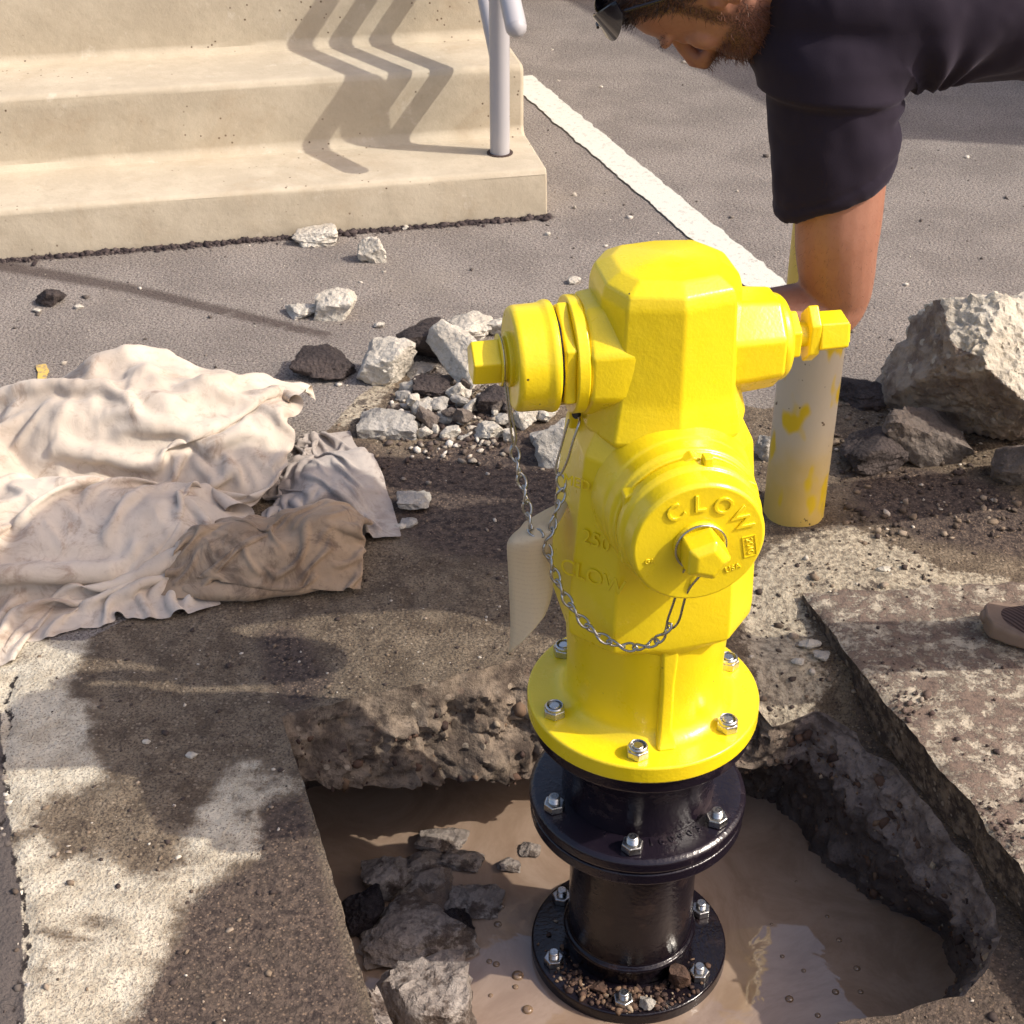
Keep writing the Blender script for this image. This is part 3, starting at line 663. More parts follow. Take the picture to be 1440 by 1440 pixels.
# ---- paper tag on the chain
mt = Mat('manila_paper', .75, .25)
lines = mt.n('ShaderNodeTexWave', wave_type='BANDS', bands_direction='Z'); mt.put(lines.inputs[0], mt.co); lines.inputs['Scale'].default_value = 38; lines.inputs['Distortion'].default_value = .3
mt.color(mt.mix(mt.math('MULTIPLY', mt.step(lines.outputs[1], .62, .8), mt.math('MULTIPLY', mt.step(mt.noise(420, 2), .47, .53), .22)), (.82,.74,.56), (.45,.36,.28)))
tl = mt.n('ShaderNodeBsdfTranslucent'); tl.inputs[0].default_value = (.85,.72,.48,1); mxs = mt.n('ShaderNodeMixShader'); mxs.inputs[0].default_value = .45
mt.t.links.new(mt.p.outputs[0], mxs.inputs[1]); mt.t.links.new(tl.outputs[0], mxs.inputs[2]); mt.t.links.new(mxs.outputs[0], mt.t.nodes['Material Output'].inputs[0])
mt.p.inputs['Subsurface Weight'].default_value = 0
rows = [((801,702),(738,734)), ((797,714),(731,743)), ((790,728),(722,751)), ((781,743),(715,760)), ((777,757),(713,772)), ((777,790),(715,805)), ((778,820),(717,850)), ((774,845),(718,888)), ((766,866),(715,921))]
ys = [1.925, 1.900, 1.872, 1.852, 1.847, 1.855, 1.858, 1.855, 1.85]
vs = []; nc = 7
grid_ = [spline([V(*l, y+.004), V((l[0]+r_[0])/2, (l[1]+r_[1])/2+(4 if i > 2 else -2), y-.008), V(*r_, y)], nc) for i, ((r_, l), y) in enumerate(zip(rows, ys))]
colsS = [spline([g[j] for g in grid_], 40) for j in range(nc)]
vs = [tuple(colsS[j][k]) for k in range(40) for j in range(nc)]
fs = [(k*nc+j, k*nc+j+1, (k+1)*nc+j+1, (k+1)*nc+j) for k in range(39) for j in range(nc-1)]
pt = link('paper_tag', vs, fs, mt, smooth=True); so = pt.modifiers.new('thickness', 'SOLIDIFY'); so.thickness = .0006
tag(pt, 'cream paper tag with a folded top hanging from the hydrant chain', 'paper tag')

# ------------------------------------------------------------------ concrete steps
e0, e1_ = np.array(G(0, 365)[:2]), np.array(G(770, 303)[:2])
ed = (e1_-e0)/np.linalg.norm(e1_-e0); up_ = np.array((-ed[1], ed[0]))
SC = empty('concrete_steps', (e1_[0], e1_[1], 0), (0, 0, math.atan2(ed[1], ed[0])))
tag(SC, 'beige cast concrete steps with rounded nosings beside the parking line', 'steps')
RISE0, RISE, RUN, LEN, NSTEP = .140, .214, .330, 5.0, 5
for k in range(NSTEP):
    f0 = k*RUN; z0 = RISE0+(k-1)*RISE if k else -.02; z1 = RISE0+k*RISE; xr = 0.0
    m = MB(); r = .022; ys_, pr = [], []
    pr = [(f0+.006 if k else f0-.004, z0-(.0 if k == 0 else .02)), (f0+.006, z0+.012 if k else z0)]
    if k: pr = [(f0-.03, z0-.03), (f0-.03, z0+.0005), (f0-.012, z0+.004), (f0+.004, z0+.014), (f0+.008, z0+.03)]
    else: pr = [(f0, z0), (f0+.003, z0+.04)]
    pr += [(f0+.012-.0, z1-.04)] + [(f0+.014+r*(1-math.cos(t)), z1-r+r*math.sin(t)) for t in np.linspace(.1, PI/2, 7)]
    yb = NSTEP*RUN+.9
    pr += [(yb, z1), (yb, z0-.03)]
    n_ = 40; rings = []
    for j in range(n_+1):
        x = -LEN + LEN*j/n_
        w = [float(v) for v in fbm(np.array([[x*1.0, k*3.1, q*1.0] for q in range(len(pr))]), 2.2, 3, 91)*.0025]
        e_in = .012 if j == n_ else 0
        rings.append([(x, yv + w[i]*(1 if i < len(pr)-2 else 0), zv + (w[i]*.4 if i < len(pr)-2 else 0)) for i, (yv, zv) in enumerate(pr)])
    m.loft(rings); o = m.build('step', M_STEP, SC, smooth=50); bevel(o, .012, 3, 60)
grime = MB()
# grey pipe handrail
ca, sa = math.cos(SC.rotation_euler.z), math.sin(SC.rotation_euler.z)
pb = G(703, 215, RISE0)
HR = empty('handrail', (pb.x, pb.y, RISE0), (0, 0, SC.rotation_euler.z))
tag(HR, 'grey painted pipe handrail rising up the concrete steps', 'handrail')
PR = .030; sl = RISE/RUN
def pipe(name, pts, r=PR, n=20): 
    m = MB(); m.tube(pts, r, n); return m.build(name, M_RAIL, HR, smooth=50)
pipe('post', [(0, 0, -.02), (0, 0, .60)])
pipe('post', [(0, 1.45, sl*1.45-.03), (0, 1.45, .60+sl*1.45)])
up = [(0.0, -.30, .47), (0, -.335, .50), (0, -.345, .56), (0, -.345, .78), (0, -.335, .84), (0, -.29, .875), (0, -.22, .88)]
pipe('top_rail', [(0, -.24, .60-.24*sl), (0, 1.75, .60+sl*1.75)])
pipe('middle_rail', [(0, 0, .44), (0, 1.5, .44+sl*1.5)], .027)
pipe('lower_rail', [(0, 0, .28), (0, 1.5, .28+sl*1.5)], .027)
bk = MB(); dv_ = Vector((0, -1, -sl)).normalized(); p0_ = Vector((0, -.238, .60-.238*sl)); bk.tube([p0_, p0_+dv_*.012, p0_+dv_*.022, p0_+dv_*.029], [.0302, .027, .018, .004], 20); bk.build('rail_end', M_RAIL, HR, smooth=60)
pl = MB(); pl.turn([(.040, -.004), (.040, .0025)], n=24, cap0=True); pl.build('post_hole', Mat('dark_grout', .9).color((.05,.03,.025)), HR)

# ------------------------------------------------------------------ bollard
mb_ = Mat('peeling_bollard_paint', .5, .4)
xyz = mb_.n('ShaderNodeSeparateXYZ'); mb_.put(xyz.inputs[0], mb_.co)
base = mb_.mix(mb_.step(mb_.math('MULTIPLY_ADD', mb_.noise(9, 3), .20, xyz.outputs[2]), .13, .36), (.66,.46,.12), (.60,.52,.39))
base = mb_.mix(mb_.step(mb_.math('MULTIPLY_ADD', mb_.noise(7, 2), .10, xyz.outputs[2]), .50, .545), base, (.74,.52,.10))
mp = mb_.n('ShaderNodeMapping'); mb_.put(mp.inputs[0], mb_.co); mp.inputs['Scale'].default_value = (1, 1, .45); 
fl = mb_.step(mb_.noise(17, 2, .5, vec=mp.outputs[0]), .555, .635)
base = mb_.mix(fl, base, (.72,.50,.02)); base = mb_.mix(mb_.step(mb_.noise(46, 3, .6), .68, .71), base, (.10,.06,.03))
mb_.color(base); mb_.bump(mb_.noise(40, 3), .15, .004); mb_.rough(.42)
bc = G(1122, 741); m = MB(); R_ = .064
m.turn([(R_+.001, -.05), (R_, .02), (R_, .80), (R_*.93, .835), (R_*.7, .86), (R_*.3, .873), (.004, .876)], n=48)
bo = m.build('bollard', mb_, None, smooth=50, loc=(bc.x, bc.y+.062, 0)); tag(bo, 'pale pipe bollard with peeling yellow paint behind the hydrant', 'bollard')

# ------------------------------------------------------------------ broken concrete, asphalt lumps and stones
M_DKCH = m_concrete('dirty_concrete', (.24,.205,.175), (.12,.095,.08), 36, .92, .5, .6, .008)
ICO = {}
def ico(sub):
    if sub not in ICO:
        bm = bmesh.new(); bmesh.ops.create_icosphere(bm, subdivisions=sub, radius=1)
        ICO[sub] = (np.array([v.co[:] for v in bm.verts]), [tuple(v.index for v in f.verts) for f in bm.faces]); bm.free()
    return ICO[sub]
def planes_random(r, n, flat=.0):
    P_ = []
    for k in range(n):
        v = r.normal(size=3); v /= np.linalg.norm(v); P_.append((*v, r.uniform(.62, 1.0)))
    for a in np.vstack([np.eye(3), -np.eye(3)]): P_.append((*a, 1.0))
    return np.array(P_)
def rock_mesh(name, dims, seed, sub=4, planes=None, rough=.06, stain=None):
    r = np.random.default_rng(seed); d, f = ico(sub)
    pl_ = planes_random(r, 9) if planes is None else np.array(planes, float)
    nn = pl_[:,:3]/np.linalg.norm(pl_[:,:3], axis=1)[:,None]
    k = d@nn.T; R_ = np.where(k > 1e-3, pl_[:,3]/np.maximum(k, 1e-3), 9); rr = R_.min(1); act = R_.argmin(1)
    sc_ = 1.0 if planes is None else float(np.mean(pl_[:,3]))
    off = seed*7.13
    rr = rr*(1 + rough*(.8*fbm(d+off, 2.2, 3, seed) + .55*fbm(d+off, 7, 4, seed+3, .6) + (.35*fbm(d+off, 19, 3, seed+5, .65) if sub > 3 else 0) - .35*np.maximum(fbm(d+off, 4.5, 2, seed+8, ridge=True), .4)))
    v = d*rr[:,None]*(np.array(dims)/2)
    o = link(name, v, f, None); autosmooth(o, 38)
    if stain is not None:
        at = o.data.attributes.new('stain', 'FLOAT', 'POINT'); at.data.foreach_set('value', np.isin(act, stain).astype(np.float32))
    return o
def rock(name, px, py, w, h, mat, label, cat, seed, group=None, zf=.62, sub=4, sy=.8, z=0., rot=None, rough=.10, sink=.16):
    "px, py: middle of the chunk's foot in the photograph; w, h: its size there in pixels"
    p = G(px, py, z); depth = p.y*math.cos(PITCH) + (CAM_H-z)*math.sin(PITCH); mpp = depth/FPX
    sx = w*mpp*1.06; el = math.atan2(CAM_H-z, p.y); syy = sx*sy
    sz = max(.35*sx, min(1.25*sx, (h*mpp - .75*syy*math.sin(el))/math.cos(el)*1.08))
    o = rock_mesh(name, (sx, syy, sz), seed, sub, None, rough)
    o.location = (p.x, p.y + syy*.42, z + sz*(.5-sink)); o.rotation_euler = rot or (0, 0, (seed*1.7) % .9 - .45)
    o.data.materials.append(mat.m); tag(o, label, cat, group); return o
CH = 'concrete_chunk'; LU = 'asphalt_lump'
RUB = 'broken rubble around the excavation'
rock(CH, 437, 347, 62, 34, M_CHUNK, 'flat white concrete chunk lying against the foot of the steps', 'concrete chunk', 101, RUB)
rock(CH, 523, 370, 38, 44, M_CHUNK, 'upright white concrete chunk just in front of the steps', 'concrete chunk', 102, RUB)
rock(CH, 423, 448, 46, 26, M_CHUNK, 'small flat white fragment beside the round tan chunk on asphalt', 'concrete chunk', 103, RUB)
rock(CH, 476, 450, 60, 56, M_CHUNK, 'round tan and white concrete chunk alone on the asphalt below the steps', 'concrete chunk', 104, RUB)
rock(LU, 68, 431, 37, 31, M_TAR, 'small dark asphalt lump alone on the asphalt at far left', 'asphalt lump', 105, RUB)
rock(LU, 460, 538, 88, 54, M_TAR, 'dark asphalt lump at the left end of the rubble pile', 'asphalt lump', 106, RUB)
rock(CH, 538, 545, 76, 74, M_CHUNK, 'pale block of concrete right of the leftmost dark lump in the pile', 'concrete chunk', 107, RUB, zf=.8)
rock(LU, 606, 512, 96, 80, M_TAR, 'dark asphalt lump at the back of the rubble pile', 'asphalt lump', 108, RUB)
rock(CH, 592, 531, 40, 24, M_CHUNKG, 'flat grey fragment wedged in the middle of the rubble pile', 'concrete chunk', 110, RUB)
rock(CH, 570, 565, 29, 22, M_CHUNKG, 'small grey stone in front of the pale block in the pile', 'stone', 111, RUB, sub=3)
rock(LU, 606, 561, 52, 38, M_TAR, 'dark lump under the long leaning slab in the pile', 'asphalt lump', 112, RUB)
rock(CH, 545, 616, 78, 54, M_CHUNKG, 'angular grey concrete chunk with a ridge in front of the pile', 'concrete chunk', 113, RUB)
rock('stone', 613, 585, 33, 30, M_CHUNKG, 'grey rounded stone just right of the ridged grey chunk', 'stone', 114, RUB, sub=3)
rock('stone', 624, 598, 26, 20, M_CHUNKG, 'grey pebble between the rounded stones at the pile front', 'stone', 115, RUB, sub=3)
rock('stone', 597, 617, 20, 22, M_CHUNK, 'small white stone beside the ridged grey chunk', 'stone', 116, RUB, sub=3)
rock('stone', 613, 613, 13, 17, M_CHUNK, 'tiny white stone between two larger white stones', 'stone', 117, RUB, sub=3)
rock('stone', 631, 617, 28, 22, M_CHUNK, 'smooth white egg shaped stone at the pile front', 'stone', 118, RUB, sub=3, rough=.02)
rock('stone', 651, 619, 17, 11, M_CHUNKG, 'flat grey pebble right of the egg shaped stone', 'stone', 119, RUB, sub=3)
rock('stone', 673, 619, 14, 11, M_CHUNKG, 'dark grey pebble left of the jagged white chunk', 'stone', 120, RUB, sub=3)
rock(CH, 688, 621, 42, 35, M_CHUNK, 'jagged white chunk at the right front of the pile', 'concrete chunk', 121, RUB)
rock('stone', 714, 622, 20, 22, M_CHUNK, 'white stone behind the left chain of the hydrant', 'stone', 122, RUB, sub=3)
rock(CH, 655, 483, 74, 46, M_CHUNK, 'pale chunk at the back of the pile behind the leaning slab', 'concrete chunk', 123, RUB)
rock(CH, 702, 474, 46, 34, M_CHUNK, 'pale chunk at the back of the pile behind the hose cap', 'concrete chunk', 124, RUB)
rock(CH, 735, 604, 34, 34, M_CHUNK, 'white fragment under the hose cap between the two chains', 'concrete chunk', 125, RUB)
rock(CH, 765, 596, 46, 34, M_CHUNK, 'white fragment under the hose nozzle beside the barrel', 'concrete chunk', 126, RUB)
rock(CH, 790, 655, 76, 70, M_CHUNKG, 'grey chunk half hidden behind the left side of the barrel', 'concrete chunk', 127, RUB)
rock(CH, 760, 625, 30, 24, M_CHUNKG, 'small grey fragment between the chains', 'concrete chunk', 128, RUB, sub=3)
rock(LU, 700, 585, 60, 46, M_TAR, 'brown lump of earth and asphalt below the hose cap', 'asphalt lump', 129, RUB)
rock(CH, 581, 721, 44, 32, M_CHUNKG, 'grey chunk half sunk in dark soil beside the rag', 'concrete chunk', 130, RUB)
rock('stone', 575, 742, 24, 16, M_CHUNKG, 'small grey stone below the half sunk chunk', 'stone', 131, RUB, sub=3)
rock('stone', 563, 745, 14, 10, M_CHUNK, 'tiny pale stone at the tip of the shaded cloth', 'stone', 132, RUB, sub=3)
rock('stone', 1076, 648, 32, 58, M_CHUNKG, 'grey stone squeezed between hydrant and bollard', 'stone', 134, RUB)
rock(LU, 1235, 662, 110, 74, M_TAR, 'broken dark asphalt piece right of the bollard', 'asphalt lump', 135, RUB, sy=.7)
rock(LU, 1222, 575, 84, 44, M_TAR, 'dark asphalt edge piece behind the bollard', 'asphalt lump', 136, RUB)
rock(CH, 1290, 656, 110, 96, M_DKCH, 'dark grey chunk leaning under the left of the large boulder', 'concrete chunk', 137, RUB, rot=(.2, .5, .3))
rock(CH, 1430, 688, 80, 84, M_DKCH, 'dark grey chunk under the right of the large boulder', 'concrete chunk', 138, RUB)
rock('stone', 1140, 916, 30, 20, M_CHUNK, 'pale stone beside the cut corner of the slab', 'stone', 139, RUB, sub=3, z=-.03)
rock('stone', 1158, 930, 26, 16, M_CHUNKG, 'grey stone wedged against the cut slab edge', 'stone', 140, RUB, sub=3, z=-.03)
rock('stone', 1122, 935, 18, 12, M_CHUNK, 'tiny pale stone on the crumbled ledge by the slab', 'stone', 141, RUB, sub=3, z=-.03)
rock('stone', 268, 1067, 14, 11, M_CHUNK, 'bright white pebble in the hydrant shadow on wet concrete', 'stone', 142, RUB, sub=3)
rock('stone', 205, 1046, 11, 8, M_CHUNK, 'tiny white pebble at the left of the hydrant shadow', 'stone', 143, RUB, sub=3)
rock('stone', 1245, 807, 20, 12, M_CHUNK, 'tiny pale stone on the light strip right of the bollard', 'stone', 144, RUB, sub=3)
for (px, py, w, h, sd_, lab) in ((110, 435, 14, 8, 151, 'tiny white chip right of the lone dark lump'), (52, 440, 12, 8, 152, 'tiny white chip below the lone dark lump'), (570, 323, 10, 7, 153, 'tiny white chip at the foot of the steps'), (770, 332, 8, 6, 155, 'tiny white chip at the corner of the steps'), (808, 400, 18, 14, 156, 'small white stone behind the hydrant bonnet on asphalt'), (532, 462, 16, 10, 157, 'small brown stone between round chunk and rubble pile')):
    rock('stone', px, py, w, h, M_CHUNK, lab, 'stone', sd_, RUB, sub=3)
# small fill of the pile: nothing tells these apart
for k in range(34):
    px = random.gauss(655, 62); py = random.gauss(560, 24)
    if not (540 < px < 800 and 500 < py < 618): continue
    w = random.uniform(14, 32); fm = random.choice((M_CHUNK, M_CHUNK, M_CHUNKG, M_DKCH))
    rock('stone', px, py, w, w*random.uniform(.6, .9), fm, 'small %s fragment %s %s' % ({M_CHUNK.m.name: 'white', M_CHUNKG.m.name: 'grey', M_DKCH.m.name: 'dark brown'}[fm.m.name], 'at the back' if py < 545 else 'in the middle' if py < 575 else 'along the front', 'of the rubble near the ridged grey chunk' if px < 615 else 'of the rubble by the leaning slab' if px < 680 else 'of the rubble below the hose cap'), 'stone', 300+k, 'small fragments filling the rubble pile', sub=3, z=random.uniform(0, .022), rot=(random.uniform(-.5, .5), random.uniform(-.5, .5), random.uniform(0, 3)))
# the long leaning slab
pA, pB = G(605, 500), G(690, 590); o = rock_mesh(CH, (.20, .105, .055), 160, 4, None, .05); o.data.materials.append(M_CHUNK.m)
o.location = ((pA.x+pB.x)/2, (pA.y+pB.y)/2+.03, .075); o.rotation_euler = (rad(38), rad(14), rad(-52)); tag(o, 'long pale slab fragment leaning diagonally across the rubble pile', 'concrete chunk', RUB)
# the boulder
BP = [(.34,-.58,.74,.115), (-.55,-.74,-.40,.105), (-.1,.5,.85,.175), (-.93,-.1,.35,.155), (1,0,.1,.25), (0,1,0,.18), (0,-.2,-1,.15), (-.45,-.25,.86,.15), (.2,-.85,-.48,.135), (.55,-.1,.83,.165), (-.8,-.55,.1,.14)]
mbld = m_concrete('boulder_concrete', (.64,.60,.50), (.47,.42,.335), 26, .92, .45, .75, .008)
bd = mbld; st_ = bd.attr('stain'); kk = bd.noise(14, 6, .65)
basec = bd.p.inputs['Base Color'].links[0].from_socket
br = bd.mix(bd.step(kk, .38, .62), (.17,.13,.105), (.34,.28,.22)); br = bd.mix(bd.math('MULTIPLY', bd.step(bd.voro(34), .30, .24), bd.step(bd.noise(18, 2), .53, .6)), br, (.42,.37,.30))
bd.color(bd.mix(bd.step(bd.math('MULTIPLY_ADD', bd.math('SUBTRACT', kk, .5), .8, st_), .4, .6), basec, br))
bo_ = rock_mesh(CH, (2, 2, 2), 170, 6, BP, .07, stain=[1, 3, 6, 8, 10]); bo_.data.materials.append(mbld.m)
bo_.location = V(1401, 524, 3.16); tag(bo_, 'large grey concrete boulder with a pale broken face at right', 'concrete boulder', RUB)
# in the water
WR = 'rocks standing in the muddy water'
def wrock(px, py, w, h, mat, lab, seed, cat='rock', sub=4, sy=.8, up=.0, rot=None): 
    o = rock('rock', px, py, w, h, mat, lab, cat, seed, WR, z=W_Z+up, sub=sub, sy=sy, rot=rot, sink=.30, rough=.10); return o
mmud = m_concrete('wet_mud', (.20,.155,.120), (.11,.08,.062), 30, .35, .3, .3, .006)
o = rock_mesh('mud_mound', (.21, .34, .10), 240, 5, None, .16); o.data.materials.append(mmud.m); p_ = G(590, 1300, W_Z); o.location = (p_.x, p_.y, W_Z-.030); o.rotation_euler = (0, 0, .25)
tag(o, 'wet mud mound barely above the water between the heaped rocks', 'mud mound')
wrock(543, 1266, 66, 84, M_WETROCK, 'tall grey rock at the back of the heap in the water', 201)
wrock(594, 1232, 54, 38, M_WETROCK, 'grey rock right of the tall one in the water', 202)
wrock(590, 1262, 64, 44, M_WETROCK, 'flat topped grey rock in the middle of the heap in the water', 203)
wrock(622, 1200, 64, 26, M_WETROCK, 'low flat rock with a pale top at the back of the heap', 204)
wrock(652, 1224, 50, 24, M_WETROCK, 'low wet rock right of the heap in the water', 205)
wrock(668, 1290, 72, 52, M_WETROCK, 'flat mud coloured rock behind the black lump in the water', 206)
wrock(632, 1326, 64, 66, M_WETTAR, 'black wet asphalt lump in front of the flat mud rock', 207, 'asphalt lump')
wrock(507, 1318, 62, 78, M_WETTAR, 'black wet asphalt lump against the straight cut concrete', 208, 'asphalt lump')
wrock(585, 1365, 150, 78, M_WETROCK, 'wide muddy grey rock behind the foremost rock in the water', 209)
wrock(584, 1478, 140, 150, M_WETROCK, 'large brown and cream rock foremost in the water', 210, sy=.9)
wrock(712, 1228, 36, 14, M_WETROCK, 'barely awash mud rock nearest the hydrant flange', 211)
wrock(745, 1205, 30, 18, M_WETROCK, 'small pale rock peeping out behind the black spool', 212, sub=3)
o = rock_mesh(CH, (.045, .26, .11), 231, 4, None, .08); o.data.materials.append(M_WETROCK.m); o.location = (-.190, 1.475, -.065); o.rotation_euler = (0, 0, rad(17)); tag(o, 'pale broken concrete piece clinging to the straight cut edge above the water', 'concrete chunk', RUB)
# debris on the lowest flange
DB = 'stones on the lowest black flange'
mdeb = m_concrete('brown_stone', (.16,.09,.06), (.07,.045,.035), 90, .6)
for (px, py, w, h, m_, lab, sd_) in ((958, 1392, 34, 36, mdeb, 'brown flat stone on the lowest flange right of the spool', 221), (912, 1422, 24, 20, M_CHUNKG, 'grey stone on the lowest flange by the front nut', 222), (842, 1398, 24, 16, mdeb, 'small brown stone on the lowest flange left of the front nut', 223)):
    o = rock('stone', px, py, w, h, m_, lab, 'stone', sd_, DB, z=-.349, sub=3, sink=.1); 
def pebbles(name, pts, sizes, z, mat, seedk=0, flat=.65):
    "many little stones as one mesh"
    d, f = ico(1); f = np.array(f); n = len(pts); nv = len(d); r = np.random.default_rng(seedk)
    dv = np.repeat(d[None], n, 0)*(1 + r.uniform(-.45, .45, (n, nv, 1))); an = r.uniform(0, 6.28, n)
    dv *= (np.asarray(sizes)[:,None,None]*r.uniform(.55, 1.45, (n, 1, 3))); dv[:,:,2] *= flat
    x = dv[:,:,0]*np.cos(an)[:,None]-dv[:,:,1]*np.sin(an)[:,None]; y = dv[:,:,0]*np.sin(an)[:,None]+dv[:,:,1]*np.cos(an)[:,None]
    v = np.stack([x+pts[:,0:1], y+pts[:,1:2], dv[:,:,2]+np.asarray(z)[:,None]+np.asarray(sizes)[:,None]*.25], -1).reshape(-1, 3)
    ff = (f[None]+np.arange(n)[:,None,None]*nv).reshape(-1, 3)
    me = bpy.data.meshes.new(name); me.vertices.add(len(v)); me.vertices.foreach_set('co', v.ravel()); me.loops.add(ff.size); me.loops.foreach_set('vertex_index', ff.ravel())
    me.polygons.add(len(ff)); me.polygons.foreach_set('loop_start', np.arange(0, ff.size, 3)); me.update(calc_edges=True)
    at = me.attributes.new('shade', 'FLOAT', 'POINT'); at.data.foreach_set('value', np.repeat(r.random(n), nv).astype(np.float32))
    o = linkm(name, me, mat); kind(o, 'stuff'); return o
def m_pebble(name, *stops):
    m = Mat(name, .85, .3); m.color(m.mix(m.step(m.noise(300, 2), .3, .7), m.ramp(m.attr('shade'), *stops), (.12,.09,.07))); 
    c_ = m.ramp(m.attr('shade'), *stops, interp='CONSTANT'); m.color(m.mix(m.math('MULTIPLY', m.step(m.noise(260, 3), .45, .7), .35), c_, (.10,.075,.06))); return m
MP_SOIL = m_pebble('soil_grit', (0, (.055,.04,.034)), (.40, (.10,.075,.056)), (.62, (.20,.15,.105)), (.80, (.30,.24,.18)), (.93, (.58,.52,.43)))
MP_PALE = m_pebble('rubble_dust', (0, (.06,.042,.036)), (.35, (.12,.092,.075)), (.62, (.30,.26,.21)), (.82, (.50,.45,.38)), (.94, (.66,.61,.53)))
MP_DARK = m_pebble('dark_crumbs', (0, (.045,.031,.029)), (.4, (.075,.05,.044)), (.75, (.12,.085,.07)), (.95, (.30,.25,.2)))
MP_TAR = m_pebble('tar_crumbs', (0, (.030,.022,.024)), (.5, (.05,.038,.038)), (.85, (.09,.07,.065)))
MP_GREY = m_pebble('asphalt_grit', (0, (.10,.085,.075)), (.35, (.22,.19,.16)), (.6, (.40,.36,.30)), (.8, (.60,.55,.47)))
MP_RUST = m_pebble('brown_grit', (0, (.05,.03,.025)), (.45, (.11,.065,.045)), (.75, (.17,.11,.07)), (.92, (.35,.28,.2)))
def scatter(n, x0, x1, y0, y1, fn):
    p = np.c_[rng.uniform(x0, x1, n), rng.uniform(y0, y1, n)]; w = fn(p); return p[rng.random(n) < w]
slabp = np.array(SL)
def outside(p): return (sdist(p, TOP) < -.006)
def lvl(p): return ground_level(p[:,0], p[:,1]) + micro(p, sm(sdist(p, far), -.03, .03))
soilfn = lambda p: (outside(p) & (sdist(p, far) < -.0) & (sdist(p, slabp) < 0))*(1-.85*np.maximum(soft(DRY1), soft(DRY2))[:0].sum() if False else 1)*np.clip(.5+.6*fbm(np.c_[p, 0*p[:,0]], 4, 3, 303), .08, 1)*np.where(np.maximum(np.clip(.5+sdist(p, DRY1)/.04, 0, 1), np.clip(.5+sdist(p, DRY2)/.04, 0, 1)) > .5, .18, 1)
p_ = scatter(15000, -1.2, 1.3, 1.2, 3.5, soilfn); s_ = .0014*np.exp(rng.gamma(2, .32, len(p_))); pebbles('soil_grit', p_, np.clip(s_*.85, 0, .0052), lvl(p_)-.0006, MP_SOIL, 1)
p_ = scatter(1500, .35, .85, 1.2, 2.7, soilfn); s_ = .0015*np.exp(rng.gamma(2, .33, len(p_))); pebbles('soil_crumbs', p_, np.clip(s_, 0, .008), lvl(p_), MP_SOIL, 2)
p_ = scatter(5200, .5, 1.4, 1.5, 2.65, lambda p: (sdist(p, slabp) > .002)*np.clip(.15+1.6*fbm(np.c_[p, 0*p[:,0]], 7, 4, 305), .05, 1)); s_ = .0014*np.exp(rng.gamma(2, .32, len(p_)))
pebbles('dirt_crumbs', p_, np.clip(s_, 0, .006), 0*p_[:,0]+.007, MP_DARK, 3)
p_ = scatter(2600, -2.2, 2.0, 3.0, 6.5, lambda p: (sdist(p, far) > 0)*np.exp(-np.maximum(p[:,1]-3.3, 0)*.75)); s_ = .0013*np.exp(rng.gamma(2, .36, len(p_))); pebbles('asphalt_grit', p_, np.clip(s_, 0, .009), 0*p_[:,0], MP_GREY, 4)
p_ = scatter(2200, -.3, .0, 2.9, 3.5, lambda p: .9*np.exp(-((p[:,0]+.12)/.14)**2-((p[:,1]-3.2)/.13)**2)); s_ = .003*np.exp(rng.gamma(2, .38, len(p_))); pebbles('rubble_grit', p_, np.clip(s_, 0, .009), 0*p_[:,0]+.002, MP_PALE, 5)
p_ = scatter(700, .7, 1.4, 2.7, 3.3, lambda p: .8+0*p[:,0]); s_ = .003*np.exp(rng.gamma(2, .3, len(p_))); pebbles('rubble_grit', p_, np.clip(s_, 0, .009), 0*p_[:,0]+.002, MP_SOIL, 6)
t_ = rng.uniform(0, 1, 2600); fa, fb = np.array(G(-60, 371)[:2]), np.array(G(772, 304)[:2]); p_ = fa + (fb-fa)*t_[:,None] + np.array((.2,-.98))*rng.exponential(.006, 2600)[:,None]
pebbles('asphalt_bead', p_, np.clip(.0028*np.exp(rng.gamma(2, .28, 2600)), 0, .011), 0*t_-.001, MP_TAR, 12)
# along the crack
cp = resample(np.array(CRACK), 260) + rng.normal(0, .006, (260, 2)); pebbles('crack_grit', cp, np.clip(.0011*np.exp(rng.gamma(2, .42, 260)), 0, .008), 0*cp[:,0]-.009, MP_GREY, 7)
# on the lowest flange
a_ = rng.normal(-.15, .55, 420); r_ = rng.uniform(.116, .168, 420); p_ = np.c_[.209+r_*np.sin(a_), 1.94-r_*np.cos(a_)]
pebbles('flange_grit', p_, np.clip(.0017*np.exp(rng.gamma(2, .3, 420)), 0, .006), 0*r_-.349, MP_RUST, 8)
# stones stuck in the soil wall and bubbles on the water
hv = flat2.reshape(NL, nR, 3)
idx = [(int(rng.integers(10, 54)), int(rng.integers(0, nR))) for _ in range(1500)]
wp = np.array([hv[a, b] for a, b in idx]); pebbles('wall_grit', wp[:,:2], np.clip(.0016*np.exp(rng.gamma(2, .42, len(wp))), 0, .012), wp[:,2]-.004, MP_RUST, 9, flat=1)
mbub = Mat('bubble_film', .05, .5); mbub.color((.20,.135,.085)); mbub.p.inputs['Coat Weight'].default_value = 1
bb = MB()
for (px, py, r) in ((728,1372,10),(742,1420,9),(700,1300,7),(705,1275,6),(688,1352,5),(698,1356,6),(725,1388,5),(1110,1405,7),(1180,1322,5),(1175,1395,6),(1205,1362,6),(1210,1395,5),(1130,1365,4),(1100,1345,4),(1150,1428,5),(1163,1289,4),(690,1400,4),(760,1330,4),(1085,1300,3),(1120,1240,3)):
    c_ = G(px, py, W_Z); r = r*.0011
    bb.turn([(r, -.0005), (r*.92, r*.22), (r*.7, r*.42), (r*.4, r*.54), (r*.05, r*.6)], n=16, c=tuple(c_))
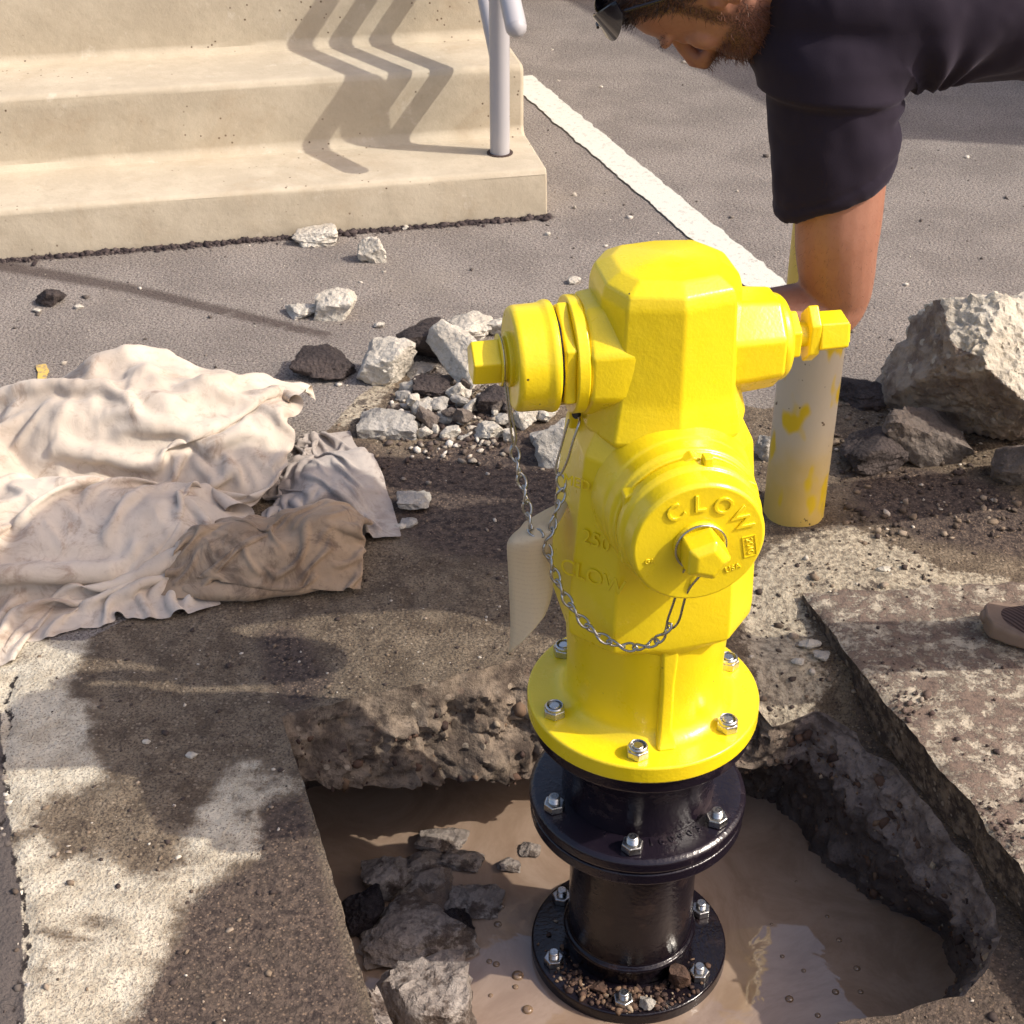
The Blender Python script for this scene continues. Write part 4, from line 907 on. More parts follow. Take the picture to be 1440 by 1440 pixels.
bub = bb.build('water_bubbles', mbub, None, smooth=80); kind(bub, 'stuff')

# ------------------------------------------------------------------ cloths: a sheet with more cloth than room, relaxed onto the ground
def drape(name, quad, nu, nv, ru, rv, hfun, seed, steps=150, it=7, z0=.03, bend=.55, fold=.03, mat=None, parent=None, crease=1.):
    A, B, C_, D = [np.array(q, float) for q in quad]; r = np.random.default_rng(seed)
    u = np.linspace(0, 1, nu)[:,None,None]; v = np.linspace(0, 1, nv)[None,:,None]
    xy = (A*(1-u)+B*u)*(1-v) + (D*(1-u)+C_*u)*v
    p = np.concatenate([xy, np.zeros((nu, nv, 1))], 2); fl = p.reshape(-1, 3)
    du = ru*np.linalg.norm((B-A)+(C_-D))/2/(nu-1); dv = rv*np.linalg.norm((D-A)+(C_-B))/2/(nv-1)
    jit = np.stack([fbm(fl*np.array((1,1,0)), 5, 3, seed+k) for k in range(3)], 1).reshape(nu, nv, 3)
    p[...,:2] += jit[...,:2]*.045; p[...,2] = hfun(p[...,0], p[...,1]) + z0 + np.abs(jit[...,2])*fold
    vel = np.zeros_like(p)
    def con(a, b, L, k):
        d = p[b]-p[a]; l = np.linalg.norm(d, axis=-1, keepdims=True)+1e-9; c = d*(k*.5*(l-L)/l); p[a] += c; p[b] -= c
    S = slice
    def pair(ax, off, stride, n):
        g = []
        for s0 in range(stride*0, off*2):
            ia = np.array([i for i in range(n-off) if (i//off) % 2 == (s0//off) and i % off == s0 % off])
            if len(ia): g.append(ia)
        return g
    def apply_u(off, L, k):
        for ia in pair(0, off, 1, nu): con((ia[:,None], np.arange(nv)[None]), ((ia+off)[:,None], np.arange(nv)[None]), L, k)
    def apply_v(off, L, k):
        for ia in pair(1, off, 1, nv): con((np.arange(nu)[:,None], ia[None]), (np.arange(nu)[:,None], (ia+off)[None]), L, k)
    dg = math.hypot(du, dv)
    for st in range(steps):
        vel *= .90; vel[...,2] -= .00055; old = p.copy(); p += vel
        for i in range(it):
            apply_u(1, du, 1); apply_v(1, dv, 1)
            for s0 in (0, 1):
                ia = np.arange(s0, nu-1, 2); ja = np.arange(nv-1)
                con((ia[:,None], ja[None]), ((ia+1)[:,None], (ja+1)[None]), dg, .35); con(((ia+1)[:,None], ja[None]), (ia[:,None], (ja+1)[None]), dg, .35)
            if i % 2 == 0:
                apply_u(2, 2*du, bend*.5); apply_v(2, 2*dv, bend*.5)
                apply_u(4, 4*du, bend*.12); apply_v(4, 4*dv, bend*.12)
            h = hfun(p[...,0], p[...,1])+.003; hit = p[...,2] < h
            p[...,2] = np.where(hit, h, p[...,2]); p[...,:2] = np.where(hit[...,None], p[...,:2]*.15+old[...,:2]*.85, p[...,:2])
        vel = np.clip(p-old, -.02, .02)
    vs = p.reshape(-1, 3); idx = np.arange(nu*nv).reshape(nu, nv)
    fs = np.stack([idx[:-1,:-1], idx[1:,:-1], idx[1:,1:], idx[:-1,1:]], -1).reshape(-1, 4)
    o = link(name, vs, fs, mat, parent, smooth=True)
    nn = np.empty(len(vs)*3); o.data.vertices.foreach_get('normal', nn); nn = nn.reshape(-1, 3)
    cr = fbm(vs*np.array((1, .7, 1)), 13, 3, seed+60, ridge=True); cr2 = fbm(vs*np.array((.6, 1.3, 1)), 24, 2, seed+70, ridge=True)
    vs = vs + nn*crease*(np.maximum(cr-.55, 0)*.011 + np.maximum(cr2-.6, 0)*.005)[:,None]; o.data.vertices.foreach_set('co', vs.ravel()); o.data.update(); s = o.modifiers.new('sub', 'SUBSURF'); s.levels = 1; s.render_levels = 1
    return o
def m_cloth(name, a, b, c):
    m = Mat(name, .95, .1)
    k = m.noise(4.5, 6, .6, dist=.6); q = m.mix(m.step(k, .36, .62), a, b); q = m.mix(m.math('MULTIPLY', m.step(m.noise(9, 7, .7, dist=1.2), .50, .68), .8), q, c)
    q = m.mix(m.math('MULTIPLY', m.step(m.noise(60, 4, .7), .52, .75), .35), q, c)
    m.color(q); m.bump(m.noise(24, 4, .6, dist=1.0), .35, .006); m.bump(m.noise(500, 2), .25, .001)
    m.p.inputs['Sheen Weight'].default_value = .15; return m
M_CLOTH = m_cloth('stained_canvas', (.50,.425,.345), (.60,.525,.435), (.31,.23,.175)); M_RAG = m_cloth('brown_stained_canvas', (.27,.195,.13), (.40,.30,.205), (.11,.075,.055))
def bumps(*bs):
    bs = [(G(px, py), h, rx, ry, a) for px, py, h, rx, ry, a in bs]
    def f(x, y):
        z = 0*x; sh = x.shape; q = np.stack([x.ravel(), y.ravel(), 0*x.ravel()], 1); nz_ = (1 + .20*fbm(q, 6, 2, 77) + .13*fbm(q, 15, 2, 79)).reshape(sh)
        for c_, h, rx, ry, a in bs:
            X = (x-c_.x)*math.cos(a)+(y-c_.y)*math.sin(a); Y = -(x-c_.x)*math.sin(a)+(y-c_.y)*math.cos(a)
            z = np.maximum(z, h*np.exp(-((X/rx)**2+(Y/ry)**2)**2.0))
        return z*nz_
    return f
hm = bumps((200, 640, .185, .42, .21, .03), (330, 645, .155, .26, .21, .2), (60, 770, .10, .42, .17, .1), (440, 690, .07, .13, .12, -.5), (-150, 720, .15, .3, .25, 0))
q_ = [G(-330, 1010)[:2], G(265, 850)[:2], G(490, 596)[:2], G(-230, 600)[:2]]
c1 = drape('canvas_sheet', q_, 150, 100, 1.19, 1.42, hm, 31, steps=130, it=6, fold=.09, bend=.5, crease=.55, mat=M_CLOTH)
tag(c1, 'large crumpled cream canvas sheet heaped on the asphalt at left', 'cloth')
hm2 = bumps((480, 690, .05, .10, .12, -.4))
q_ = [G(395, 742)[:2], G(548, 775)[:2], G(485, 610)[:2], G(400, 640)[:2]]
M_SHADED_CLOTH = m_cloth('shaded_canvas', (.33,.29,.26), (.43,.385,.34), (.20,.16,.14))  # same canvas, greyed to paint in the man's shadow
c2 = drape('canvas_cloth', q_, 72, 60, 2.3, 1.25, hm2, 47, steps=100, fold=.06, bend=.3, crease=.5, mat=M_SHADED_CLOTH); c2.location.z = .004
tag(c2, 'gathered cream cloth end with grey shade painted in trailing from the canvas heap beside dark soil', 'cloth')
# the folded brown rag: two stuffed layers, the upper one creased
def bundle(name, parts, mat):
    m = MB()
    for (cx, cy, zc, dx, dy, dz, ang, sd_) in parts:
        d, f = ico(6); c_ = G(cx, cy)
        sg = np.sign(d); v = sg*np.abs(d)**np.array((.95, .95, .85)); v = v*np.array((dx, dy, dz))
        q = d*np.array((dx, dy, dz*1.6)); w_ = np.c_[q[:,0]*.8+q[:,1]*.5, q[:,1]*1.2-q[:,0]*.4, q[:,2]*.5]
        k = 1 + .13*fbm(w_, 6, 2, sd_) + .10*(np.maximum(fbm(w_*np.array((1.3, .6, 1)), 7, 2, sd_+4, ridge=True), .45)-.6) + .035*np.maximum(fbm(w_, 17, 2, sd_+9, ridge=True), .5)
        v = v*k[:,None]; v[:,2] = np.maximum(v[:,2], -dz*.9)
        x = v[:,0]*math.cos(ang)-v[:,1]*math.sin(ang); y = v[:,0]*math.sin(ang)+v[:,1]*math.cos(ang)
        m.add(np.c_[x+c_.x, y+c_.y, v[:,2]+zc], f)
    o = link(name, m.v, m.f, mat, smooth=True); return o
hm3 = bumps((378, 800, .092, .20, .100, .10), (445, 780, .105, .12, .095, .30))
q_ = [G(222, 846)[:2], G(512, 836)[:2], G(536, 734)[:2], G(236, 772)[:2]]
c3 = drape('rag', q_, 92, 60, 1.12, 1.40, hm3, 53, steps=110, it=6, bend=.9, fold=.02, crease=.3, mat=M_RAG); c3.location.z = .004
lip = bundle('lower_fold', [(372, 818, .014, .165, .072, .020, .10, 510), (300, 812, .016, .075, .07, .022, -.05, 511)], M_RAG); lip.parent = c3
tag(c3, 'brown stained folded rag lying in front of the cream canvas heap', 'rag')

# ------------------------------------------------------------------ the man bending over the hydrant
PM = empty('person', (1.05, 2.5, 0))
tag(PM, 'bearded person in a dark T-shirt bending over and reaching behind the hydrant', 'person')
def ell(mb, c, ax, n=20):
    "ellipsoid: ax = three axis vectors"
    c = Vector(c); ax = [Vector(a) for a in ax]; rings = []
    for k in range(1, n//2):
        t = PI*k/(n//2); rings.append([c + ax[2]*math.cos(t) + (ax[0]*math.cos(2*PI*j/n) + ax[1]*math.sin(2*PI*j/n))*math.sin(t) for j in range(n)])
    mb.loft(rings)
def remesh(name, mb, vox, mat, smooth_it=6, parent=PM, smooth_f=.5):
    o = mb.build(name, mat, None)
    m = o.modifiers.new('r', 'REMESH'); m.mode = 'VOXEL'; m.voxel_size = vox; m.adaptivity = 0
    s = o.modifiers.new('s', 'SMOOTH'); s.iterations = smooth_it; s.factor = smooth_f
    bpy.context.view_layer.update()
    me = bpy.data.meshes.new_from_object(o.evaluated_get(bpy.context.evaluated_depsgraph_get()))
    bpy.data.objects.remove(o); q = linkm(name, me, mat, None, True)
    v = np.empty(len(me.vertices)*3); me.vertices.foreach_get('co', v); return q, v.reshape(-1, 3)
def setparent(o, par=PM):
    o.parent = par; o.matrix_parent_inverse = Matrix.Translation(PM.location).inverted(); return o
# head frame: u towards the crown, f out of the face, s towards his left ear (our side)
hu = Vector((-.955, .06, .27)).normalized(); f0 = Vector((-.25, 0, -.965)); f0 = (f0 - hu*f0.dot(hu)).normalized(); s0_ = f0.cross(hu).normalized()
if s0_.y > 0: s0_ = -s0_
ps = rad(8); hf = (f0*math.cos(ps) - s0_*math.sin(ps)).normalized(); hs = (s0_*math.cos(ps) + f0*math.sin(ps)).normalized()
EAR = V(1008, 2, 2.13); HO = EAR - hs*.078
HS = 1.05
H = lambda u, f, s: HO + (hu*u + hf*f + hs*s)*HS
B = MB()
secs = [(-.100,.020,.068,.020),(-.092,.0,.080,.036),(-.075,-.015,.087,.047),(-.055,-.03,.090,.056),(-.032,-.055,.088,.062),(-.008,-.08,.088,.068),(.018,-.092,.087,.071),(.040,-.097,.094,.073),(.068,-.096,.094,.074),(.098,-.086,.084,.071),(.124,-.065,.062,.057),(.140,-.035,.032,.034),(.147,-.01,.01,.012)]
rings = []
for u, b_, f_, w in secs:
    ring = []
    for k in range(36):
        t = 2*PI*k/36; ct, st_ = math.cos(t), math.sin(t); pw = .80
        ff = (b_+f_)/2 + (f_-b_)/2*(abs(ct)**pw*(1 if ct > 0 else -1)); ss = w*(abs(st_)**.92*(1 if st_ > 0 else -1))
        if ct > 0: ss *= 1-.16*ct**2
        ring.append(H(u, ff, ss))
    rings.append(ring)
B.loft(rings)
B.tube([H(.034,.084,0), H(.012,.099,0), H(-.010,.112,0), H(-.022,.112,0), H(-.030,.090,0)], [.010,.011,.0135,.0135,.010], 12)     # nose
for sg in (-1, 1):
    ell(B, H(-.020,.098,.011*sg), (hu*.009, hf*.010, hs*.008))                      # nostril wings
    ell(B, H(.040,.080,.030*sg), (hu*.010, hf*.018, hs*.024))                       # brow
    ell(B, H(-.002,.060,.042*sg), (hu*.026, hf*.020, hs*.020))                      # cheekbone
    ell(B, H(.018,.074,.031*sg), (hu*.010, hf*.011, hs*.013))                       # eyelid
    ear_c = H(.002,-.010,.071*sg); tilt = (hs*.35*sg - hf*.9).normalized(); 
    rim_ = [ear_c + (hu*math.cos(t)*.031*(1.0 if math.cos(t) > 0 else .95) + tilt*math.sin(t)*.019 + hs*sg*(.010+.006*math.sin(t))) for t in np.linspace(-2.2, 2.9, 22)]
    B.tube(rim_, [.0050]*22, 8); ell(B, ear_c + hs*sg*.005, (hu*.026, tilt*.015, hs*.006)); ell(B, ear_c - hu*.024 + hs*sg*.008, (hu*.011, tilt*.009, hs*.005))
    ell(B, ear_c + hf*.014 + hs*sg*.004 - hu*.002, (hu*.008, hf*.006, hs*.007))
ell(B, H(-.050,.088,0), (hu*.006, hf*.010, hs*.020)); ell(B, H(-.061,.086,0), (hu*.006, hf*.010, hs*.018)); ell(B, H(-.085,.074,0), (hu*.015, hf*.014, hs*.020))
B.tube([H(-.02,-.03,0), H(-.07,-.045,0), (.40, 2.30, 1.25), (.48, 2.33, 1.26)], [.060, .058, .066, .085], 20)                        # neck
def tors(pts, grow=0.):
    rings = []
    for (x, y, z, ry, rz) in pts: rings.append([(x, y+(ry+grow)*math.cos(t), z+(rz+grow)*math.sin(t)) for t in np.linspace(0, 2*PI, 36, endpoint=False)])
    return rings
TOR = [(.375,2.32,1.24,.10,.08),(.41,2.33,1.24,.165,.10),(.47,2.33,1.240,.185,.11),(.62,2.34,1.255,.185,.118),(.80,2.36,1.235,.165,.112),(.98,2.39,1.20,.165,.115),(1.10,2.41,1.14,.165,.12),(1.18,2.42,1.08,.12,.10)]
B.loft(tors(TOR))
ARM = [(.47,2.22,1.19),(.470,2.160,1.06),(.472,2.13,.95),(.474,2.128,.90),(.482,2.138,.85),(.486,2.145,.815),(.470,2.142,.791),(.42,2.125,.786),(.36,2.11,.790),(.30,2.095,.800),(.255,2.085,.810)]
AR = [.075,.068,.063,.060,.056,.050,.050,.052,.046,.036,.029]
B.tube(spline(ARM, 44), [float(v) for v in np.interp(np.linspace(0, 10, 44), range(11), AR)], 20)
ell(B, (.503, 2.150, .808), ((.026,0,0), (0,.026,0), (0,0,.026)))
# left hand spread on the back of the hydrant
Wr = Vector((.255,2.085,.810)); hd = Vector((-.86, -.12, .50)).normalized(); up = Vector((.5, 0, .86)); pn = Vector((.1, -.98, .1))
ell(B, Wr + hd*.05, (hd*.055, up*.042, pn*.017))
for k, (o_, L) in enumerate(((.030,.068),(.011,.078),(-.010,.074),(-.029,.060))):
    b0 = Wr + hd*.088 + up*o_; B.tube(spline([b0 - hd*.02, b0 + hd*L*.45 - pn*.004, b0 + hd*L*.8 + pn*.012, b0 + hd*L*.98 + pn*.030], 12), [.0095,.0095,.009,.0088,.0092,.0085,.008,.0078,.008,.0075,.0068,.0045], 10)
B.tube(spline([Wr + hd*.02 + up*.022, Wr + hd*.045 + up*.052, Wr + hd*.075 + up*.066, Wr + hd*.095 + up*.070 + pn*.01], 10), [.014,.013,.012,.011,.011,.0105,.010,.0095,.009,.006], 10)
# right arm back to the hip, hand on the thigh
RA = [(.47,2.50,1.23),(.58,2.58,1.20),(.70,2.62,1.17),(.80,2.63,1.14),(.88,2.60,1.09),(.96,2.57,1.04),(1.02,2.56,1.00)]
B.tube(spline(RA, 30), [float(v) for v in np.interp(np.linspace(0, 6, 30), range(7), [.072,.062,.055,.048,.045,.038,.028])], 18)
W2 = Vector(RA[-1]); d2 = Vector((.75,-.05,-.65)).normalized(); u2 = Vector((.1,.99,0)); p2 = Vector((.65,0,.75))
ell(B, W2 + d2*.05, (d2*.055, u2*.042, p2*.017))
for o_, L in ((.030,.062),(.010,.076),(-.010,.072),(-.029,.060)):
    b0 = W2 + d2*.085 + u2*o_; B.tube(spline([b0 - d2*.02, b0 + d2*L*.5 + p2*.004, b0 + d2*L*.9 - p2*.012], 10), [.0095]*4 + [.009,.0088,.0085,.008,.0075,.005], 10)
B.tube(spline([W2 + d2*.02 - u2*.02, W2 + d2*.05 - u2*.05, W2 + d2*.085 - u2*.062], 8), [.013,.012,.012,.011,.0105,.010,.009,.006], 10)
LEGL = [(1.10,2.33,1.08),(1.06,2.27,.82),(1.04,2.22,.54),(1.08,2.27,.32),(1.13,2.33,.09)]
LEGR = [(1.12,2.50,1.08),(1.16,2.62,.82),(1.18,2.70,.54),(1.34,2.82,.32),(1.46,2.89,.09)]
LR = [.095,.085,.062,.058,.042]
for L_ in (LEGL, LEGR): B.tube(spline(L_, 24), [float(v) for v in np.interp(np.linspace(0, 4, 24), range(5), LR)], 18)
msk = Mat('skin', .5, .4)
hm_ = msk.attr('hairmask'); sk = msk.mix(msk.noise(30, 4), (.275,.127,.082), (.355,.170,.112)); sk = msk.mix(msk.math('MULTIPLY', msk.step(msk.noise(140, 2), .5, .7), .25), sk, (.24,.095,.06))
stub = msk.mix(msk.step(msk.noise(420, 2), .35, .6), (.035,.016,.012), (.13,.055,.035))
msk.color(msk.mix(hm_, sk, stub)); msk.p.inputs['Subsurface Weight'].default_value = .12; msk.p.inputs['Subsurface Radius'].default_value = (.02,.008,.004); msk.p.inputs['Subsurface Scale'].default_value = .3
msk.bump(msk.noise(260, 3), .18, .0015); msk.bump(msk.noise(36, 3), .12, .003)
body, bv = remesh('body', B, .0036, msk, 9)
dd = (bv - np.array(HO))/HS; U_ = dd@np.array(hu); F_ = dd@np.array(hf); S_ = dd@np.array(hs)
inh = (np.abs(U_) < .2) & (np.abs(F_) < .16) & (np.abs(S_) < .1)
# beard: jaw, chin, cheeks below the mouth corner; hair: above the hairline and behind the ears, with a sideburn
beard = inh*sm(-U_ + .55*np.clip(.085-F_, 0, .1)*0, .020, .036)*sm(F_, -.012, .006)
lipgap = np.exp(-((U_+.055)/.010)**2)*(np.abs(S_) < .022)*(F_ > .07); beard = beard*(1-.8*lipgap)
mous = inh*np.exp(-((U_+.038)/.008)**2)*(F_ > .07)*(np.abs(S_) < .035); 
sideb = inh*sm(.050-np.abs(F_-.016), .030, .040)*sm(U_, -.06, -.04)*sm(.07-U_, 0, .02)*(np.abs(S_) > .04)*sm(F_, .010, .018)
hl = .062 + .9*np.clip(F_-.045, -.10, .05) + .006*np.sin(S_*140)
hair = inh*sm(U_ - np.where(F_ > .0, np.minimum(hl, .085), -.045 - .2*np.minimum(F_, 0)), -.006, .010)*np.where((F_ < .0) & (F_ > -.035) & (np.abs(U_) < .036) & (np.abs(S_) > .06), 0, 1)
hair = np.maximum(hair, inh*sm(-F_, .035, .05)*sm(U_, -.06, -.04))
mask = np.clip(np.maximum.reduce([beard*.93, mous*.9, sideb*.9, hair]), 0, 1)
at = body.data.attributes.new('hairmask', 'FLOAT', 'POINT'); at.data.foreach_set('value', mask.astype(np.float32)); setparent(body)
nv_ = np.empty(len(bv)*3); body.data.vertices.foreach_get('normal', nv_); nv_ = nv_.reshape(-1, 3)
def strands(name, w, n, L, lay, width, mat, seed):
    r = np.random.default_rng(seed); pr = w/w.sum(); ii = r.choice(len(bv), n, p=pr); lay = np.array(lay)
    p = bv[ii] + r.normal(0, .0016, (n, 3)); nn = nv_[ii]; l = L*r.uniform(.5, 1.25, (n, 1))
    d1_ = nn*.55 + lay*.6 + r.normal(0, .28, (n, 3)); d1_ /= np.linalg.norm(d1_, axis=1)[:,None]
    d2_ = nn*.15 + lay*.9 + r.normal(0, .38, (n, 3)); d2_ /= np.linalg.norm(d2_, axis=1)[:,None]
    sd_ = np.cross(d1_, nn + r.normal(0, .5, (n, 3))); sd_ /= np.linalg.norm(sd_, axis=1)[:,None]+1e-9; sd_ *= width
    a = p - nn*.001; m1 = a + d1_*l*.5; t1 = m1 + d2_*l*.6
    v = np.stack([a-sd_, a+sd_, m1+sd_*.8, m1-sd_*.8, t1], 1).reshape(-1, 3); k = np.arange(n)*5
    fs = [(i, i+1, i+2, i+3) for i in k] + [(i+3, i+2, i+4) for i in k]
    o = link(name, v, fs, mat); return setparent(o)
mhair = Mat('dark_hair', .45, .4); mhair.color(mhair.mix(mhair.noise(60, 2), (.018,.009,.008), (.05,.024,.018)))
mbeard = Mat('brown_beard', .5, .35); mbeard.color(mbeard.mix(mbeard.noise(50, 2), (.045,.018,.012), (.16,.06,.032)))
kind(strands('hair', np.where(hair > .5, hair, 0), 7000, .018, tuple(hf*.55 + hu*.25), .00045, mhair, 5), 'stuff')
kind(strands('beard', np.maximum(np.maximum(beard, sideb), mous*.8)*(np.maximum.reduce([beard, sideb, mous]) > .45), 6500, .015, tuple(hf*.40 - hu*.50), .00042, mbeard, 6), 'stuff')
eb = inh*np.exp(-((U_-.044)/.006)**2)*(F_ > .055)*(np.abs(S_) > .012)*(np.abs(S_) < .052)
kind(strands('eyebrow', np.where(eb > .3, eb, 0), 260, .0045, tuple(hs*.8), .0004, mhair, 7), 'stuff')
arm_x, arm_y, arm_z = bv.T
arm_w = ((arm_z < .97) & (arm_z > .74) & (arm_x < .56) & (arm_x > .30) & (arm_y < 2.2)).astype(float)
kind(strands('arm_hair', arm_w, 1500, .0085, (-.15, 0, -.8), .00013, mhair, 8), 'stuff')
# sunglasses pushed up on his head
mgl = Mat('dark_lens', .12, .25); mgl.color((.008, .007, .012)); mfr = Mat('black_frame', .25, .5); mfr.color((.015, .012, .016))
def lens(sg):
    m = MB(); rings = []
    for k in range(17):
        t = k/16; ph = rad(8+66*t); hh = .020*(math.sin(PI*min(max(.10+.86*t, 0), 1))**.45)*(1-.25*t); c0 = .124-.012*t
        ring = []
        for off in (0, .0028):
            row = [H(c0 + v*hh + .004, .024+(.076+off-.012*v)*math.cos(ph), sg*(.074+off-.008*v)*math.sin(ph)) for v in ((-1, -.6, 0, .6, 1) if off == 0 else (1, .6, 0, -.6, -1))]
            ring += row
        rings.append(ring)
    m.loft(rings); return m
br_ = MB(); br_.tube([H(.130,.104,-.012), H(.132,.105,0), H(.130,.104,.012)], .0022, 8)
sgo = setparent(br_.build('sunglasses', mfr, None, smooth=60))
for sg in (-1, 1):
    tm = MB(); tm.tube([H(.108,.046,sg*.076), H(.095,.036,sg*.078), H(.07,.018,sg*.080), H(.035,-.012,sg*.0815), H(.005,-.028,sg*.082), H(-.012,-.040,sg*.080)], [.0026,.003,.0028,.0028,.003,.003], 8)
    to_ = tm.build('temple', mfr, None, smooth=60); to_.parent = sgo
for sg in (-1, 1):
    lo_ = lens(sg).build('lens', mgl, None, smooth=40); lo_.parent = sgo; lo_.matrix_parent_inverse = (Matrix.Translation(PM.location)).inverted() @ Matrix.Identity(4); lo_.matrix_parent_inverse = Matrix.Translation(Vector((0,0,0)))
# T-shirt
S = MB()
SH = [(.340,2.31,1.235,.12,.090),(.362,2.315,1.235,.185,.120),(.43,2.32,1.235,.218,.134),(.56,2.32,1.230,.216,.136),(.70,2.34,1.222,.200,.134),(.88,2.38,1.205,.188,.130),(1.03,2.40,1.18,.184,.128)]
S.loft(tors(SH))
def sleeve(top, hem, r0, r1, tiltx):
    rings = []
    for t in np.linspace(0, 1, 14):
        c_ = Vector(top).lerp(Vector(hem), t); r = r0+(r1-r0)*t**.8
        rings.append([c_ + Vector((r*math.cos(a)*1.03, r*.98*math.sin(a), tiltx*t*r*math.cos(a))) for a in np.linspace(0, 2*PI, 32, endpoint=False)])
    S.loft(rings)
ell(S, (.455, 2.215, 1.185), ((.118,0,0), (0,.112,0), (0,0,.10)))
sleeve((.452, 2.20, 1.20), (.462, 2.135, .980), .106, .0785, .50)
S.tube([(.47,2.48,1.24),(.57,2.57,1.205),(.66,2.60,1.185)], [.10,.088,.080], 24)
msh = Mat('dark_cotton', .9, .15)
msh.color(msh.mix(msh.noise(6, 4), (.013,.009,.016), (.021,.016,.026))); msh.bump(msh.noise(700, 2), .25, .0008); msh.bump(msh.noise(9, 2, .5, dist=.2), .35, .010)
msh.p.inputs['Sheen Weight'].default_value = .12; msh.p.inputs['Sheen Roughness'].default_value = .5; msh.p.inputs['Sheen Tint'].default_value = (.6,.55,.7,1)
shirt, svv = remesh('t_shirt', S, .0056, msh, 26)
nvs = np.empty(len(svv)*3); shirt.data.vertices.foreach_get('normal', nvs); nvs = nvs.reshape(-1, 3)
# wrinkles: diagonal pulls from the armpit, soft vertical folds on the sleeve, a pressed hem
X, Y, Z = svv.T; onsl = sm(1.13-Z, 0, .06)*(X < .62)*(Y < 2.32)
wr = fbm(np.c_[(X*.8+Z*.9)*9, Y*4, (Z*.5-X)*3], 1.0, 2, 401, .35)*.005*(1-onsl*.5) + fbm(np.c_[X*12+Z*4, Y*9, Z*3.5], 1.0, 2, 402, .35)*.006*onsl
wr = wr + .0016*fbm(svv, 30, 2, 409)
arm_d = np.linalg.norm(svv-np.array((.585,2.13,1.13)), axis=1); wr += .006*np.sin(np.arctan2(Z-1.10, X-.60)*11 + 3*fbm(svv, 6, 2, 405))*np.exp(-(arm_d/.11)**2)
wr += .013*sm(Z, 1.112, 1.124)*(1-sm(Z, 1.16, 1.22))*sm(2.30-Y, 0, .06)*(1-sm(X, .58, .66))
hem_t = (1.0 - ((Z - .982) - .5*(X-.462)))
hz = (Z - (.982 + .5*(X-.462))); wr += -.0022*np.exp(-((hz-.022)/.0028)**2)*onsl + .0012*sm(.020-hz, 0, .004)*onsl
svv2 = svv + nvs*wr[:,None]; shirt.data.vertices.foreach_set('co', svv2.ravel()); shirt.data.update(); setparent(shirt)
# trousers and shoes
T = MB()
T.loft(tors([(.98,2.39,1.185,.172,.118),(1.05,2.40,1.16,.18,.13),(1.13,2.41,1.09,.18,.14),(1.20,2.42,1.02,.13,.11)]))
for L_ in (LEGL, LEGR): T.tube(spline(L_[:-1] + [tuple(Vector(L_[-1])-Vector((0,0,.03)))], 30), [float(v) for v in np.interp(np.linspace(0, 4, 30), range(5), [.115,.102,.082,.076,.070])], 20)
mtr = Mat('dark_work_trousers', .9, .2); mtr.color(mtr.mix(mtr.noise(12, 4), (.045,.045,.055), (.075,.072,.08))); mtr.bump(mtr.noise(14, 4, dist=1.5), .5, .012)
tr, _ = remesh('trousers', T, .008, mtr, 6); setparent(tr)
mup = Mat('brown_knit_upper', .85, .2)
wv = mup.n('ShaderNodeTexWave', wave_type='BANDS', bands_direction='DIAGONAL'); mup.put(wv.inputs[0], mup.co); wv.inputs['Scale'].default_value = 60; wv.inputs['Distortion'].default_value = .4
mup.color(mup.mix(wv.outputs[1], (.055,.036,.034), (.14,.095,.085))); mup.bump(wv.outputs[1], .5, .002)
mso = Mat('brown_rubber_sole', .6, .4); mso.color(mso.mix(mso.noise(40, 4), (.15,.105,.08), (.25,.185,.14)))
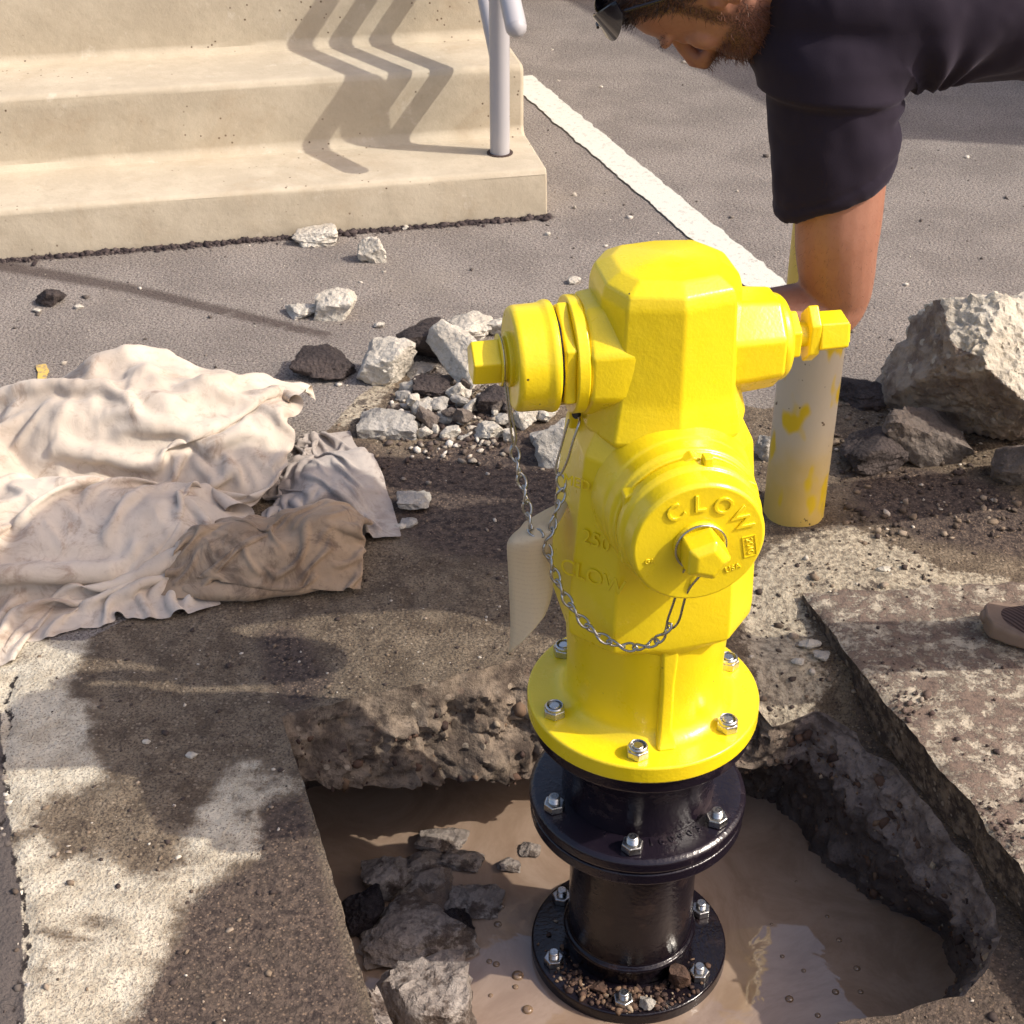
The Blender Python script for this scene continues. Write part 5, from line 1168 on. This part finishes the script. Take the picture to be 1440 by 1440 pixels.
def shoe(toe, ang):
    "toe at the origin, heel along +x"
    secs_ = [(0.0,.012,.028,.018),(.010,.030,.036,.030),(.035,.042,.045,.044),(.08,.050,.055,.056),(.13,.048,.075,.066),(.18,.043,.095,.072),(.22,.040,.105,.074),(.265,.037,.10,.070),(.288,.022,.085,.06)]
    m = MB(); rings = []
    for x, w, h, _ in secs_:
        rings.append([(x, w*math.cos(t)*(1 if math.sin(t) < .3 else .92), .020 + max(0, math.sin(t))**.8*(h-.018) - (.004 if math.sin(t) < -.2 else 0)) for t in np.linspace(0, 2*PI, 24, endpoint=False)])
    m.loft(rings); s_ = MB(); rings = []
    for x, w, h, _ in secs_:
        x2 = x - .008 if x < .02 else x; w2 = w + .007; lift = .010*max(0, 1-x/.06)
        rings.append([(x2, -w2, .002+lift), (x2, w2, .002+lift), (x2, w2+.001, .022+lift*1.6), (x2, w2-.004, .030+lift*2), (x2, -w2+.004, .030+lift*2), (x2, -w2-.001, .022+lift*1.6)])
    s_.loft(rings); r_ = m.build('shoe', mup, None, smooth=70); r_.rotation_euler = (0, 0, ang); r_.location = toe
    sub = r_.modifiers.new('s', 'SUBSURF'); sub.levels = 1; sub.render_levels = 2
    so_ = s_.build('sole', mso, r_, smooth=50); bevel(so_, .004, 2, 40); m2 = MB(); m2.tube(spline([(.006,-.020,.030),(-.004,0,.034),(.006,.020,.030)], 12), [.003,.007,.010,.012,.013,.013,.013,.013,.012,.010,.007,.003], 12); m2.build('toe_cap', mso, r_, smooth=60)
    return setparent(r_)
shoe((.902, 2.375, .008), rad(-9)); shoe((1.26, 2.90, .008), rad(-4))
# ------------------------------------------------------------------ building added out of view on the right to cast shade on the lot
bw = Mat('shadow_building_stucco', .9, .2); bw.color(bw.mix(bw.noise(3, 5), (.42,.36,.28), (.50,.44,.34))); bw.bump(bw.noise(120, 3), .4, .006)
BL = empty('shadow_building', (4.35, 4.55, 0), (0, 0, rad(116)))
tag(BL, 'beige stucco building added out of view to cast a shadow', 'shadow_building')
m = MB(); m.box((0, -7, -.05), (14, 0, 2.9)); bevel(m.build('shadow_building_wall', bw, BL), .02)
m = MB(); m.box((-.06, -7.06, 2.903), (14.06, .06, 3.02)); bevel(m.build('shadow_building_roof_edge', M_RAIL, BL), .02)
mgw = Mat('shadow_building_glass', .05, .6); mgw.color((.02,.025,.03))
for k in range(4):
    m = MB(); x0 = 1.2+3.2*k; m.box((x0, .002, .9), (x0+1.6, .06, 2.2)); w_ = m.build('shadow_building_window', M_RAIL, BL); m = MB(); m.box((x0+.07, .055, .97), (x0+1.53, .068, 2.13)); m.build('shadow_building_pane', mgw, w_)
